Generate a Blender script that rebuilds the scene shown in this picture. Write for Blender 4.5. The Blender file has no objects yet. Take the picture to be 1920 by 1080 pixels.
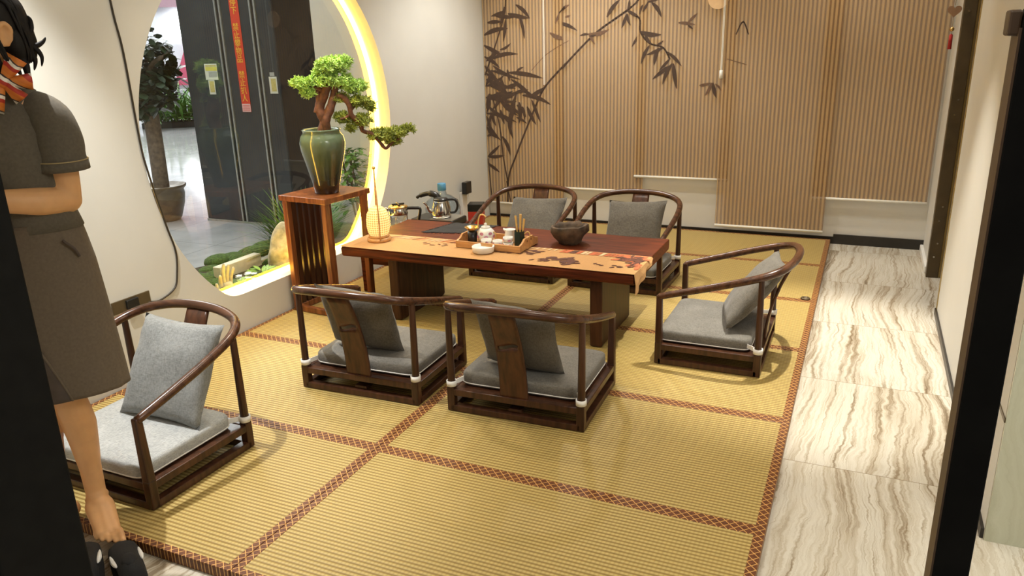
import bpy, bmesh, math, random
from mathutils import Vector, Matrix, Euler
from mathutils.noise import noise as pnoise
random.seed(7)
PI = math.pi
C = bpy.context.scene.collection
V = Vector

# ------------------------------------------------------------------ materials
def new_mat(name):
    m = bpy.data.materials.new(name); m.use_nodes = True
    nt = m.node_tree; b = nt.nodes['Principled BSDF']
    return m, nt, b
def setp(b, **k):
    names = {'col': 'Base Color', 'rough': 'Roughness', 'metal': 'Metallic', 'spec': 'Specular IOR Level', 'coat': 'Coat Weight', 'sheen': 'Sheen Weight', 'trans': 'Transmission Weight', 'sss': 'Subsurface Weight', 'alpha': 'Alpha'}
    for a, v in k.items():
        if a in ('col',) and len(v) == 3: v = (*v, 1)
        b.inputs[names[a]].default_value = v
class NT:
    """small wrapper for building node graphs"""
    def __init__(s, nt): s.nt = nt
    def n(s, t, **k):
        x = s.nt.nodes.new(t)
        for a, v in k.items(): setattr(x, a, v)
        return x
    def link(s, a, b): s.nt.links.new(a, b)
    def val(s, x, sock):
        if isinstance(x, (int, float)): sock.default_value = x
        else: s.link(x, sock)
    def m(s, op, a, b=0.0, c=None):
        x = s.n('ShaderNodeMath', operation=op); s.val(a, x.inputs[0]); s.val(b, x.inputs[1])
        if c is not None: s.val(c, x.inputs[2])
        return x.outputs[0]
    def pos(s, kind='world'):
        if kind == 'world': o = s.n('ShaderNodeNewGeometry').outputs['Position']
        else: o = s.n('ShaderNodeTexCoord').outputs['Object']
        return o
    def xyz(s, v):
        x = s.n('ShaderNodeSeparateXYZ'); s.link(v, x.inputs[0]); return x.outputs
    def comb(s, x, y, z):
        c = s.n('ShaderNodeCombineXYZ')
        for i, q in enumerate((x, y, z)): s.val(q, c.inputs[i])
        return c.outputs[0]
    def noise(s, vec, scale=5, detail=3, rough=.5, dist=0.0):
        x = s.n('ShaderNodeTexNoise'); s.link(vec, x.inputs['Vector'])
        x.inputs['Scale'].default_value = scale; x.inputs['Detail'].default_value = detail
        x.inputs['Roughness'].default_value = rough; x.inputs['Distortion'].default_value = dist
        return x.outputs['Fac']
    def scale(s, v, sc):
        x = s.n('ShaderNodeMapping'); s.link(v, x.inputs['Vector']); x.inputs['Scale'].default_value = sc
        return x.outputs[0]
    def ramp(s, f, stops):
        x = s.n('ShaderNodeValToRGB'); e = x.color_ramp.elements
        while len(e) < len(stops): e.new(.5)
        for i, (p, c) in enumerate(stops):
            e[i].position = p; e[i].color = (*c, 1)
        s.link(f, x.inputs[0]); return x.outputs[0]
    def mix(s, f, a, b):
        x = s.n('ShaderNodeMix', data_type='RGBA')
        s.val(f, x.inputs[0])
        for q, k in ((a, 6), (b, 7)):
            if isinstance(q, tuple): x.inputs[k].default_value = (*q, 1)
            else: s.link(q, x.inputs[k])
        return x.outputs[2]
    def bump(s, h, strength=.3, dist=.002):
        x = s.n('ShaderNodeBump'); s.link(h, x.inputs['Height'])
        x.inputs['Strength'].default_value = strength; x.inputs['Distance'].default_value = dist
        return x.outputs[0]

M = {}
def plain(name, col, rough=.5, metal=0, spec=.5, var=.12, nscale=30, bump=0, **k):
    m, nt, b = new_mat(name); g = NT(nt)
    setp(b, rough=rough, metal=metal, spec=spec, **k)
    f = g.noise(g.pos('obj'), nscale, 4)
    d = tuple(max(0, c * (1 - var)) for c in col); l = tuple(min(1, c * (1 + var)) for c in col)
    g.link(g.ramp(f, [(.3, d), (.7, l)]), b.inputs['Base Color'])
    if bump: g.link(g.bump(f, bump, .002), b.inputs['Normal'])
    M[name] = m; return m
def wood(name, dark, light, rough=.3, axis=0, coat=.1, ns=14, spec=.35):
    m, nt, b = new_mat(name); g = NT(nt)
    sc = [1, 1, 1]; sc = [ns, ns, ns]; sc[axis] = 1.2
    f = g.noise(g.scale(g.pos('obj'), tuple(sc)), 3, 6, .6, .4)
    g.link(g.ramp(f, [(.32, dark), (.62, light)]), b.inputs['Base Color'])
    setp(b, rough=rough, coat=coat, spec=spec); b.inputs['Coat Roughness'].default_value = .25
    g.link(g.bump(f, .08, .002), b.inputs['Normal'])
    M[name] = m; return m
def fabric(name, dark, light, ns=260, rough=.9):
    m, nt, b = new_mat(name); g = NT(nt)
    P = g.pos('obj')
    f1 = g.noise(g.scale(P, (1, .25, 1)), ns, 2); f2 = g.noise(g.scale(P, (.25, 1, 1)), ns, 2); f3 = g.noise(P, 9, 3)
    f = g.m('ADD', g.m('MULTIPLY', g.m('ADD', f1, f2), .38), g.m('MULTIPLY', f3, .24))
    g.link(g.ramp(f, [(.36, dark), (.62, light)]), b.inputs['Base Color'])
    h = g.m('ADD', g.m('MULTIPLY', f, .3), g.m('MULTIPLY', g.noise(P, 14, 2, .5, .8), 1.0))
    g.link(g.bump(h, .35, .006), b.inputs['Normal'])
    setp(b, rough=rough, sheen=.15, spec=.2)
    M[name] = m; return m
def emit(name, col, s):
    m, nt, b = new_mat(name)
    b.inputs['Base Color'].default_value = (*col, 1); b.inputs['Emission Color'].default_value = (*col, 1); b.inputs['Emission Strength'].default_value = s
    M[name] = m; return m

wood('chair_wood', (.026, .010, .005), (.075, .029, .014), .28, 2)
wood('chair_rail_wood', (.032, .012, .006), (.10, .040, .018), .25, 0)
wood('splat_wood', (.038, .014, .006), (.095, .034, .014), .35, 2)
wood('table_wood', (.034, .007, .0025), (.15, .030, .008), .5, 0, .0, 22, .22)
wood('leg_wood', (.028, .010, .004), (.070, .026, .010), .45, 2, 0, 14, .25)
wood('stand_wood', (.10, .030, .010), (.27, .095, .03), .3, 2)
wood('stand_slat_shaded', (.022, .008, .004), (.06, .02, .008), .35, 2)  # darker copy of the stand wood, the slats' shadow side put into the colour
wood('bamboo_wood', (.42, .20, .07), (.66, .36, .14), .4, 0, .1)
wood('pale_wood', (.45, .25, .10), (.68, .42, .19), .45, 2)
fabric('grey_fabric', (.108, .100, .085), (.20, .187, .163))
fabric('lit_fabric', (.27, .28, .275), (.46, .47, .46))
fabric('lit_pillow_fabric', (.165, .172, .168), (.30, .31, .305))  # paler copy of the pillow fabric, the nearest chair's bright light in its colour
fabric('pillow_fabric', (.085, .076, .062), (.165, .150, .125))
plain('white_strap', (.78, .77, .74), .8)
plain('white_piping', (.75, .72, .66), .8)
plain('wall_paint', (.63, .615, .555), .65, spec=.3, var=.02, nscale=4)
plain('wall_paint_white', (.66, .64, .585), .6, spec=.3, var=.02, nscale=4)
plain('ceiling_paint', (.8, .78, .72), .8, var=.02)
plain('reveal_paint', (.82, .80, .72), .5, var=.02)
plain('dark_frame', (.004, .004, .0035), .7, spec=.15, var=.3)
plain('frame_lit_side', (.085, .05, .026), .5)  # brown of the black bar's lit side, painted onto strip and bracket
plain('jamb_bronze', (.105, .075, .038), .38, metal=.3, var=.2, nscale=12)
plain('gold_edge', (.45, .33, .13), .35, metal=.8)
plain('baseboard_dark', (.02, .016, .012), .35)
plain('metal', (.62, .61, .58), .16, metal=1, var=.05)
plain('metal_dull', (.55, .54, .5), .35, metal=1, var=.1)
plain('black_plastic', (.012, .012, .012), .3, var=.2)
plain('black_cloth', (.022, .021, .022), .95, var=.3, nscale=300, bump=.4)
plain('white_ceramic', (.83, .82, .78), .15, var=.03)
plain('white_plastic', (.80, .79, .75), .35, var=.03)
plain('gold', (.72, .47, .16), .25, metal=.9)
plain('gold_wood', (.62, .40, .13), .45)
plain('red_box', (.45, .03, .02), .4)
plain('pink_glaze', (.55, .24, .34), .2)
plain('orange_glaze', (.55, .2, .06), .2)
plain('dark_green_lacquer', (.012, .028, .022), .25)
plain('rough_bowl', (.085, .055, .032), .85, var=.55, nscale=24, bump=.9)
plain('trunk_bark', (.12, .045, .02), .7, var=.45, nscale=40, bump=.6)
plain('grey_bark', (.16, .12, .085), .9, var=.35, nscale=30, bump=.6)
plain('moss', (.06, .105, .02), 1, var=.5, nscale=70, bump=1)
plain('soil', (.05, .04, .018), 1, var=.4, nscale=60, bump=1)
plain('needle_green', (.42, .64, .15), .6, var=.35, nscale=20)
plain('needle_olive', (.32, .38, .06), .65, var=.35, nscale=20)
plain('leaf_green', (.09, .22, .03), .5, var=.4, nscale=14)
plain('leaf_lime', (.25, .42, .05), .5, var=.3, nscale=14)
plain('leaf_dark', (.022, .045, .016), .45, var=.4, nscale=9)
plain('leaf_grass', (.10, .21, .03), .55, var=.4, nscale=12)
plain('white_petal', (.8, .8, .74), .6)
plain('sculpture', (.42, .40, .30), .8, var=.2, nscale=20, bump=.3)
plain('edging_stone', (.66, .63, .52), .75, var=.06)
plain('stone', (.52, .47, .33), .9, var=.35, nscale=26, bump=1)
plain('pot_brown', (.13, .09, .045), .35, var=.3, nscale=10)
plain('column_panel', (.045, .05, .05), .22, var=.15, nscale=4)
plain('column_side', (.030, .021, .012), .4, var=.2, nscale=6)
plain('strip_metal', (.5, .5, .45), .3, metal=.6)
plain('groove_dark', (.008, .008, .006), .6)
plain('banner_red', (.62, .055, .02), .5, var=.05)
plain('banner_white', (.72, .45, .42), .5, var=.05)
plain('text_yellow', (.85, .52, .05), .5, var=.02)
plain('text_dark', (.12, .10, .07), .6, var=.02)
plain('sticker_yellow', (.62, .55, .10), .5, var=.05)
plain('sticker_gold', (.52, .43, .14), .5, var=.2, nscale=60)
plain('sticker_white', (.62, .62, .52), .5, var=.05)
plain('sticker_grey', (.36, .36, .33), .5, var=.1)
plain('shop_pink', (.52, .09, .16), .5, var=.1)
plain('shop_red', (.62, .08, .03), .5, var=.1)
plain('shop_white', (.70, .72, .78), .6, var=.04)
plain('shop_lilac', (.35, .22, .27), .6, var=.05)
plain('cable', (.035, .025, .014), .5)
plain('skin', (.66, .365, .165), .55, var=.06, nscale=20, sss=.05)
plain('shirt_cloth', (.100, .085, .062), .9, var=.12, nscale=120, bump=.25)
plain('skirt_cloth', (.124, .096, .067), .9, var=.10, nscale=120, bump=.25)
plain('skirt_lining', (.07, .052, .042), .9, var=.12)
plain('seam_gold', (.34, .26, .13), .8)
plain('hair', (.012, .010, .009), .6, spec=.25, var=.3, nscale=80)
plain('shoe_black', (.008, .008, .009), .85, var=.3, nscale=200, bump=.3)
plain('shoe_white', (.8, .8, .78), .5)
plain('heart_wood', (.30, .17, .09), .5)
plain('tassel_red', (.42, .02, .02), .7)
plain('blind_bar', (.80, .77, .68), .4, var=.02)
plain('ink_dark', (.060, .034, .020), .8, var=.15)
plain('ink_mid', (.135, .075, .042), .8, var=.15)
plain('cloth_orange', (.52, .13, .045), .85, var=.12)
plain('cloth_brown', (.11, .038, .02), .85, var=.2, nscale=60)
plain('cloth_pale', (.72, .50, .28), .85, var=.06)
plain('table_cloth', (.50, .275, .105), .9, var=.07, nscale=160, bump=.25)
plain('kettle_water', (.62, .52, .38), .2)
emit('led', (1.0, .575, .05), 30)
emit('bulb', (1.0, .78, .4), 14)
emit('shop_lamp', (1.0, 1.0, 1.0), 4)

def mat_tatami():
    m, nt, b = new_mat('tatami'); g = NT(nt)
    x, y, z = g.xyz(g.pos())
    wob = g.m('MULTIPLY', g.noise(g.scale(g.pos(), (1, 3, 1)), 3, 2), .004)
    r = g.m('SINE', g.m('MULTIPLY', g.m('ADD', y, wob), 2 * PI / .0172))
    r = g.m('MULTIPLY_ADD', r, .5, .5)
    c = g.m('MULTIPLY_ADD', g.m('SINE', g.m('MULTIPLY', x, 2 * PI / .0135)), .5, .5)
    h = g.m('MULTIPLY', g.m('POWER', r, .7), g.m('MULTIPLY_ADD', g.m('POWER', c, .5), .3, .7))
    big = g.noise(g.scale(g.pos(), (1, 1, 1)), 2.2, 4)
    base = g.ramp(h, [(.0, (.19, .108, .022)), (.5, (.37, .262, .082)), (.95, (.54, .41, .15))])
    col = g.mix(g.m('MULTIPLY', big, .35), base, (.36, .26, .08))
    g.link(col, b.inputs['Base Color'])
    g.link(g.bump(h, .5, .003), b.inputs['Normal'])
    setp(b, rough=.5, spec=.35)
    M['tatami'] = m
def mat_border():
    m, nt, b = new_mat('tatami_border'); g = NT(nt)
    x, y, z = g.xyz(g.pos())
    k = 1 / .031
    def tri(v):
        f = g.m('FRACT', g.m('MULTIPLY', v, k)); return g.m('ABSOLUTE', g.m('SUBTRACT', f, .5))
    a = tri(g.m('ADD', x, y)); c = tri(g.m('SUBTRACT', x, y))
    l = g.m('MINIMUM', a, c)
    f = g.m('LESS_THAN', l, .058)
    nz = g.noise(g.pos(), 120, 2)
    br = g.ramp(nz, [(.3, (.085, .024, .007)), (.7, (.17, .055, .015))])
    g.link(g.mix(f, br, (.62, .34, .10)), b.inputs['Base Color'])
    setp(b, rough=.5, spec=.4); M['tatami_border'] = m
def mat_travertine(name='travertine', tint=(1, 1, 1), pale=0):
    m, nt, b = new_mat(name); g = NT(nt)
    P = g.pos(); x, y, z = g.xyz(P)
    tile = g.m('FLOOR', g.m('DIVIDE', g.m('SUBTRACT', y, .556), .808))
    off = g.m('MULTIPLY', g.m('FRACT', g.m('MULTIPLY', g.m('SINE', g.m('MULTIPLY', tile, 12.9)), 43.7)), 9)
    warp = g.m('MULTIPLY', g.m('SUBTRACT', g.noise(g.comb(x, g.m('MULTIPLY', g.m('ADD', y, off), .55), z), 1.0, 3, .5), .5), .42)
    fine = g.m('MULTIPLY', g.m('SUBTRACT', g.noise(g.comb(x, g.m('ADD', y, off), z), 10, 5, .65), .5), .045)
    u = g.m('ADD', g.m('ADD', g.m('ADD', x, off), warp), fine)
    st = g.comb(g.m('MULTIPLY', u, 1.0), g.m('MULTIPLY', y, .025), off)
    f1 = g.noise(st, 11, 6, .78); f2 = g.noise(st, 48, 4, .65)
    f = g.m('ADD', g.m('MULTIPLY', f1, .64), g.m('MULTIPLY', f2, .36))
    t = lambda c: tuple(a * q for a, q in zip(c, tint))
    if pale: stops = [(.3, t((.42, .40, .30))), (.5, t((.55, .53, .43))), (.7, t((.66, .65, .56)))]
    else: stops = [(.33, t((.13, .085, .045))), (.41, t((.30, .235, .155))), (.465, t((.50, .44, .34))), (.54, t((.64, .60, .51))), (.59, t((.45, .39, .295))), (.65, t((.19, .135, .08)))]
    col = g.ramp(f, stops)
    fr = g.m('FRACT', g.m('DIVIDE', g.m('SUBTRACT', y, .556), .808))
    j = g.m('LESS_THAN', g.m('MINIMUM', fr, g.m('SUBTRACT', 1.0, fr)), .0022)
    g.link(g.mix(g.m('MULTIPLY', j, .75), col, (.22, .17, .1)), b.inputs['Base Color'])
    setp(b, rough=.22, spec=.5); M[name] = m
def mat_blind():
    m, nt, b = new_mat('blind_fabric'); g = NT(nt)
    x, y, z = g.xyz(g.pos())
    s = g.m('SINE', g.m('MULTIPLY', x, 2 * PI / .0292))
    th = g.noise(g.scale(g.pos(), (1, 1, 140)), 3, 2)
    s2 = g.m('ADD', s, g.m('MULTIPLY', g.m('SUBTRACT', th, .5), .8))
    col = g.ramp(g.m('MULTIPLY_ADD', s2, .5, .5), [(.26, (.285, .158, .070)), (.66, (.56, .375, .178))])
    g.link(col, b.inputs['Base Color']); setp(b, rough=.85, spec=.15)
    tr = g.n('ShaderNodeBsdfTransparent'); mx = g.n('ShaderNodeMixShader'); mx.inputs[0].default_value = .36
    out = nt.nodes['Material Output']
    g.link(b.outputs[0], mx.inputs[1]); g.link(tr.outputs[0], mx.inputs[2]); g.link(mx.outputs[0], out.inputs['Surface'])
    M['blind_fabric'] = m
def mat_glass(name='window_glass', tint=(.93, .97, .95), refl=1.0, rough=.0):
    m, nt, b = new_mat(name); g = NT(nt); nt.nodes.remove(b)
    tr = g.n('ShaderNodeBsdfTransparent'); tr.inputs[0].default_value = (*tint, 1)
    gl = g.n('ShaderNodeBsdfGlossy'); gl.inputs['Roughness'].default_value = rough
    fr = g.n('ShaderNodeLayerWeight'); fr.inputs[0].default_value = .5
    mx = g.n('ShaderNodeMixShader'); g.link(g.m('MULTIPLY_ADD', g.m('POWER', fr.outputs['Facing'], 4.0), .8 * refl, .065 * refl), mx.inputs[0])
    g.link(tr.outputs[0], mx.inputs[1]); g.link(gl.outputs[0], mx.inputs[2])
    g.link(mx.outputs[0], nt.nodes['Material Output'].inputs['Surface']); M[name] = m
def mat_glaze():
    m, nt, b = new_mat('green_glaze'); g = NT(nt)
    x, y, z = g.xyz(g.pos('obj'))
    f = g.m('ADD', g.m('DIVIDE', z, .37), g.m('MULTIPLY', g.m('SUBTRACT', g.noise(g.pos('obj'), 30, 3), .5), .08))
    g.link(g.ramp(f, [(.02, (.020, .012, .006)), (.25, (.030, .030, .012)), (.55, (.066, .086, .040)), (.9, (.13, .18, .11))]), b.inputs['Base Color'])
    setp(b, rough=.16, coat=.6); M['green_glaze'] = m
def mat_weave():
    m, nt, b = new_mat('bamboo_weave'); g = NT(nt)
    x, y, z = g.xyz(g.pos('obj'))
    a = g.m('ARCTAN2', y, x)
    s1 = g.m('SINE', g.m('ADD', g.m('MULTIPLY', a, 15), g.m('MULTIPLY', z, 240))); s2 = g.m('SINE', g.m('SUBTRACT', g.m('MULTIPLY', a, 15), g.m('MULTIPLY', z, 240)))
    h = g.m('MULTIPLY_ADD', g.m('MULTIPLY', s1, s2), .5, .5)
    col = g.ramp(h, [(.2, (.50, .29, .07)), (.65, (.85, .64, .27))])
    g.link(col, b.inputs['Base Color']); g.link(g.bump(h, .6, .004), b.inputs['Normal'])
    setp(b, rough=.6)
    g.link(col, b.inputs['Emission Color']); b.inputs['Emission Strength'].default_value = .85
    M['bamboo_weave'] = m
def mat_scarf():
    m, nt, b = new_mat('scarf_stripes'); g = NT(nt)
    x, y, z = g.xyz(g.pos('obj'))
    f = g.m('FRACT', g.m('MULTIPLY', g.m('ADD', g.m('ADD', z, g.m('MULTIPLY', x, .8)), g.m('MULTIPLY', y, .5)), 17))
    cr = g.ramp(f, [(.0, (.60, .16, .02)), (.3, (.42, .03, .015)), (.52, (.8, .76, .68)), (.7, (.05, .03, .03)), (.78, (.62, .2, .03))])
    nt.nodes[-1].color_ramp.interpolation = 'CONSTANT'
    g.link(cr, b.inputs['Base Color']); setp(b, rough=.6); M['scarf_stripes'] = m
def mat_outfloor():
    m, nt, b = new_mat('mall_tile'); g = NT(nt)
    x, y, z = g.xyz(g.pos())
    fx = g.m('FRACT', g.m('DIVIDE', x, .8)); fy = g.m('FRACT', g.m('DIVIDE', y, .8))
    l = g.m('LESS_THAN', g.m('MINIMUM', fx, fy), .006)
    nz = g.noise(g.pos(), 3, 5, .6)
    g.link(g.mix(l, g.ramp(nz, [(.3, (.36, .36, .36)), (.7, (.50, .50, .49))]), (.2, .2, .2)), b.inputs['Base Color'])
    g.link(g.bump(g.noise(g.pos(), 5, 2), .06, .01), b.inputs['Normal'])
    setp(b, rough=.09, spec=.9); M['mall_tile'] = m
mat_tatami(); mat_border(); mat_travertine(); mat_travertine('pale_marble', (.92, .95, .86), 1); mat_blind(); mat_glass(); mat_glass('clear_glass', (.96, .96, .94), 1.3)
mat_glass('bottle_blue', (.78, .88, .97), 1.6, .05); mat_glaze(); mat_weave(); mat_scarf(); mat_outfloor()

# ------------------------------------------------------------------ mesh helpers
class MB:
    """collects shapes and links them as ONE mesh object"""
    def __init__(s): s.v = []; s.f = []; s.mi = []; s.cur = 0
    def add(s, vs, fs):
        o = len(s.v); s.v += [tuple(v) for v in vs]
        for f in fs: s.f.append(tuple(i + o for i in f)); s.mi.append(s.cur)
        return s
    def box(s, c, size, R=None):
        x, y, z = (q / 2 for q in size); c = V(c)
        vs = [V((a * x, b * y, d * z)) for a in (-1, 1) for b in (-1, 1) for d in (-1, 1)]
        vs = [c + (R @ v if R else v) for v in vs]
        return s.add(vs, [(0, 1, 3, 2), (4, 6, 7, 5), (0, 4, 5, 1), (2, 3, 7, 6), (0, 2, 6, 4), (1, 5, 7, 3)])
    def box2(s, a, b): return s.box([(p + q) / 2 for p, q in zip(a, b)], [abs(q - p) for p, q in zip(a, b)])
    def beam(s, a, b, w, h, w2=None, h2=None, up=(0, 0, 1)):
        a, b = V(a), V(b); d = (b - a).normalized(); u = V(up)
        if abs(d.dot(u)) > .95: u = V((0, 1, 0))
        r = d.cross(u).normalized(); u = r.cross(d)
        w2 = w if w2 is None else w2; h2 = h if h2 is None else h2
        vs = [p + r * (i * ww / 2) + u * (j * hh / 2) for p, ww, hh in ((a, w, h), (b, w2, h2)) for i, j in ((-1, -1), (1, -1), (1, 1), (-1, 1))]
        return s.add(vs, [(0, 1, 2, 3), (7, 6, 5, 4), (0, 4, 5, 1), (1, 5, 6, 2), (2, 6, 7, 3), (3, 7, 4, 0)])
    def tube(s, pts, rad, seg=10, caps=True, closed=False, flat=1.0):
        pts = [V(p) for p in pts]; n = len(pts)
        if not hasattr(rad, '__len__'): rad = [rad] * n
        vs = []; prev = None
        for i, p in enumerate(pts):
            if closed: d = pts[(i + 1) % n] - pts[i - 1]
            else: d = pts[min(i + 1, n - 1)] - pts[max(i - 1, 0)]
            d.normalize()
            if prev is None:
                u = V((0, 0, 1)) if abs(d.z) < .9 else V((0, 1, 0))
            else: u = prev
            r = d.cross(u)
            if r.length < 1e-6: r = d.orthogonal()
            r.normalize(); u = r.cross(d).normalized(); prev = u
            for k in range(seg):
                a = 2 * PI * k / seg; vs.append(p + r * math.cos(a) * rad[i] + u * math.sin(a) * rad[i] * flat)
        fs = []
        m = n if closed else n - 1
        for i in range(m):
            for k in range(seg):
                a = i * seg + k; b = i * seg + (k + 1) % seg; c = ((i + 1) % n) * seg + (k + 1) % seg; d = ((i + 1) % n) * seg + k
                fs.append((a, b, c, d))
        if caps and not closed: fs += [tuple(range(seg))[::-1], tuple(range((n - 1) * seg, n * seg))]
        return s.add(vs, fs)
    def lathe(s, prof, seg=32, c=(0, 0, 0), sx=1, sy=1, wob=None):
        c = V(c); vs = []; n = len(prof)
        for i, (r, z) in enumerate(prof):
            for k in range(seg):
                a = 2 * PI * k / seg; rr = r if wob is None else r * wob(a, z)
                vs.append(c + V((rr * math.cos(a) * sx, rr * math.sin(a) * sy, z)))
        fs = [(i * seg + k, i * seg + (k + 1) % seg, (i + 1) * seg + (k + 1) % seg, (i + 1) * seg + k) for i in range(n - 1) for k in range(seg)]
        fs += [tuple(range(seg))[::-1], tuple(range((n - 1) * seg, n * seg))]
        return s.add(vs, fs)
    def ball(s, c, r, seg=14, rings=8, R=None):
        if not hasattr(r, '__len__'): r = (r, r, r)
        c = V(c); vs = [c + (R @ V((0, 0, -r[2])) if R else V((0, 0, -r[2])))]
        for i in range(1, rings):
            t = -PI / 2 + PI * i / rings
            for k in range(seg):
                a = 2 * PI * k / seg; q = V((r[0] * math.cos(t) * math.cos(a), r[1] * math.cos(t) * math.sin(a), r[2] * math.sin(t)))
                vs.append(c + (R @ q if R else q))
        vs.append(c + (R @ V((0, 0, r[2])) if R else V((0, 0, r[2]))))
        fs = [(0, 1 + (k + 1) % seg, 1 + k) for k in range(seg)]
        for i in range(rings - 2):
            o = 1 + i * seg
            fs += [(o + k, o + (k + 1) % seg, o + seg + (k + 1) % seg, o + seg + k) for k in range(seg)]
        o = 1 + (rings - 2) * seg; t = len(vs) - 1
        fs += [(o + k, o + (k + 1) % seg, t) for k in range(seg)]
        return s.add(vs, fs)
    def loft(s, rings, caps=True):
        """rings: equal-length lists of points"""
        seg = len(rings[0]); vs = [p for r in rings for p in r]; n = len(rings)
        fs = [(i * seg + k, i * seg + (k + 1) % seg, (i + 1) * seg + (k + 1) % seg, (i + 1) * seg + k) for i in range(n - 1) for k in range(seg)]
        if caps: fs += [tuple(range(seg))[::-1], tuple(range((n - 1) * seg, n * seg))]
        return s.add(vs, fs)
    def poly(s, pts): return s.add(pts, [tuple(range(len(pts)))])
    def prism(s, pts, d):
        """closed planar outline pts extruded by vector d"""
        n = len(pts); d = V(d); vs = [V(p) for p in pts] + [V(p) + d for p in pts]
        return s.add(vs, [tuple(range(n))[::-1], tuple(range(n, 2 * n))] + [(i, (i + 1) % n, n + (i + 1) % n, n + i) for i in range(n)])
    def build(s, name, mats, parent=None, smooth=False, bevel=0, sub=0, loc=None, fixn=True, solid=0, seg=2):
        me = bpy.data.meshes.new(name); me.from_pydata(s.v, [], s.f)
        if not isinstance(mats, (list, tuple)): mats = [mats]
        for q in mats: me.materials.append(M[q] if isinstance(q, str) else q)
        me.polygons.foreach_set('material_index', s.mi)
        if fixn:
            bm = bmesh.new(); bm.from_mesh(me); bmesh.ops.recalc_face_normals(bm, faces=bm.faces); bm.to_mesh(me); bm.free()
        if smooth: me.polygons.foreach_set('use_smooth', [True] * len(me.polygons))
        o = bpy.data.objects.new(name, me); C.objects.link(o)
        if parent: o.parent = parent
        if loc is not None: o.location = loc
        if solid:
            q = o.modifiers.new('solid', 'SOLIDIFY'); q.thickness = solid; q.offset = 0
        if bevel:
            q = o.modifiers.new('bevel', 'BEVEL'); q.width = bevel; q.segments = seg; q.limit_method = 'ANGLE'; q.angle_limit = .7
        if sub:
            q = o.modifiers.new('sub', 'SUBSURF'); q.levels = sub; q.render_levels = sub
        me.update(); return o
def tag(o, label=None, cat=None, group=None, kind=None):
    if label: o['label'] = label
    if cat: o['category'] = cat
    if group: o['group'] = group
    if kind: o['kind'] = kind
    return o
def thing(name, label, cat, loc=(0, 0, 0), rz=0, group=None):
    o = bpy.data.objects.new(name, None); C.objects.link(o); o.location = loc; o.rotation_euler = (0, 0, rz); o.empty_display_size = .1
    return tag(o, label, cat, group)
def struct(mb, name, mats, parent=None, **k): return tag(mb.build(name, mats, parent, **k), kind='structure')
def copy_tree(o, parent=None):
    c = o.copy(); C.objects.link(c)
    if parent: c.parent = parent
    for ch in list(o.children): copy_tree(ch, c)
    return c
def catmull(pts, n=6, closed=False):
    P = [V(p) for p in pts]; out = []; m = len(P)
    g = (lambda i: P[i % m]) if closed else (lambda i: P[max(0, min(m - 1, i))])
    for i in range(m if closed else m - 1):
        p0, p1, p2, p3 = g(i - 1), g(i), g(i + 1), g(i + 2)
        for k in range(n):
            t = k / n
            out.append(.5 * ((2 * p1) + (p2 - p0) * t + (2 * p0 - 5 * p1 + 4 * p2 - p3) * t * t + (3 * p1 - p0 - 3 * p2 + p3) * t ** 3))
    if not closed: out.append(P[-1].copy())
    return out
def interp(keys, t):
    for (a, x), (b, y) in zip(keys, keys[1:]):
        if t <= b: return x + (y - x) * (t - a) / (b - a)
    return keys[-1][1]
# ------------------------------------------------------------------ camera
cam = bpy.data.cameras.new('camera'); co = bpy.data.objects.new('camera', cam); C.objects.link(co)
pitch, roll, yaw = .309687, -.028589, -.431357
fwd = V((math.sin(yaw) * math.cos(pitch), math.cos(yaw) * math.cos(pitch), -math.sin(pitch)))
rt = V((math.cos(yaw), -math.sin(yaw), 0)); up = rt.cross(fwd)
r2 = rt * math.cos(roll) + up * math.sin(roll); u2 = -rt * math.sin(roll) + up * math.cos(roll)
mw = Matrix((r2, u2, -fwd)).transposed().to_4x4(); mw.translation = V((1.6205, -2.2163, 1.5006))
co.matrix_world = mw; cam.sensor_width = 36; cam.lens = 1443.3 / 1920 * 36; cam.clip_start = .02
bpy.context.scene.camera = co

XL, XR, YB, ZC = -1.435, 2.09, 4.0, 2.75
FZ = -.04   # stone floor level, below the mats
# ------------------------------------------------------------------ room shell
fl = MB(); fl.box2((XL - .15, -2.9, FZ - .08), (3.6, YB + .15, FZ)); struct(fl, 'floor', 'travertine')
ce = MB(); ce.box2((XL - .15, -1.7, ZC), (3.6, YB + .15, ZC + .08)); struct(ce, 'ceiling', 'ceiling_paint')
wb = MB(); wb.box2((XL - .15, YB, FZ), (XR + .6, YB + .12, ZC)); struct(wb, 'wall_back', 'wall_paint_white')
# left wall with the round opening, flat at the bottom
CY, CZ, RAD, ZS, XO = 1.408, 1.05, 1.05, .209, XL - .15
a0 = math.asin((ZS - CZ) / RAD)
hole = []
n = 96
for i in range(n + 1):
    a = a0 + .06 + (PI - 2 * a0 - .12) * i / n
    hole.append((CY + RAD * math.cos(a), CZ + RAD * math.sin(a)))
hw = RAD * math.cos(a0)
def fillet(sgn):
    p0 = V((CY + sgn * RAD * math.cos(a0 + .06), CZ + RAD * math.sin(a0 + .06))); p1 = V((CY + sgn * hw, ZS)); p2 = V((CY + sgn * (hw - .08), ZS))
    return [tuple(p0 * (1 - t) ** 2 + p1 * 2 * t * (1 - t) + p2 * t * t) for t in (.25, .5, .75, 1)]
left = fillet(-1); right = fillet(1)
hole = hole + left + right[::-1]
def ring_pts(pts, x): return [V((x, y, z)) for y, z in pts]
Y0, Y1 = -1.55, YB
def to_rect(y, z):
    dy, dz = y - CY, z - CZ; t = 1e9
    if dy > 1e-9: t = min(t, (Y1 - CY) / dy)
    if dy < -1e-9: t = min(t, (Y0 - CY) / dy)
    if dz > 1e-9: t = min(t, (ZC - CZ) / dz)
    if dz < -1e-9: t = min(t, (FZ - CZ) / dz)
    return (CY + dy * t, CZ + dz * t)
pts = list(hole)
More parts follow.
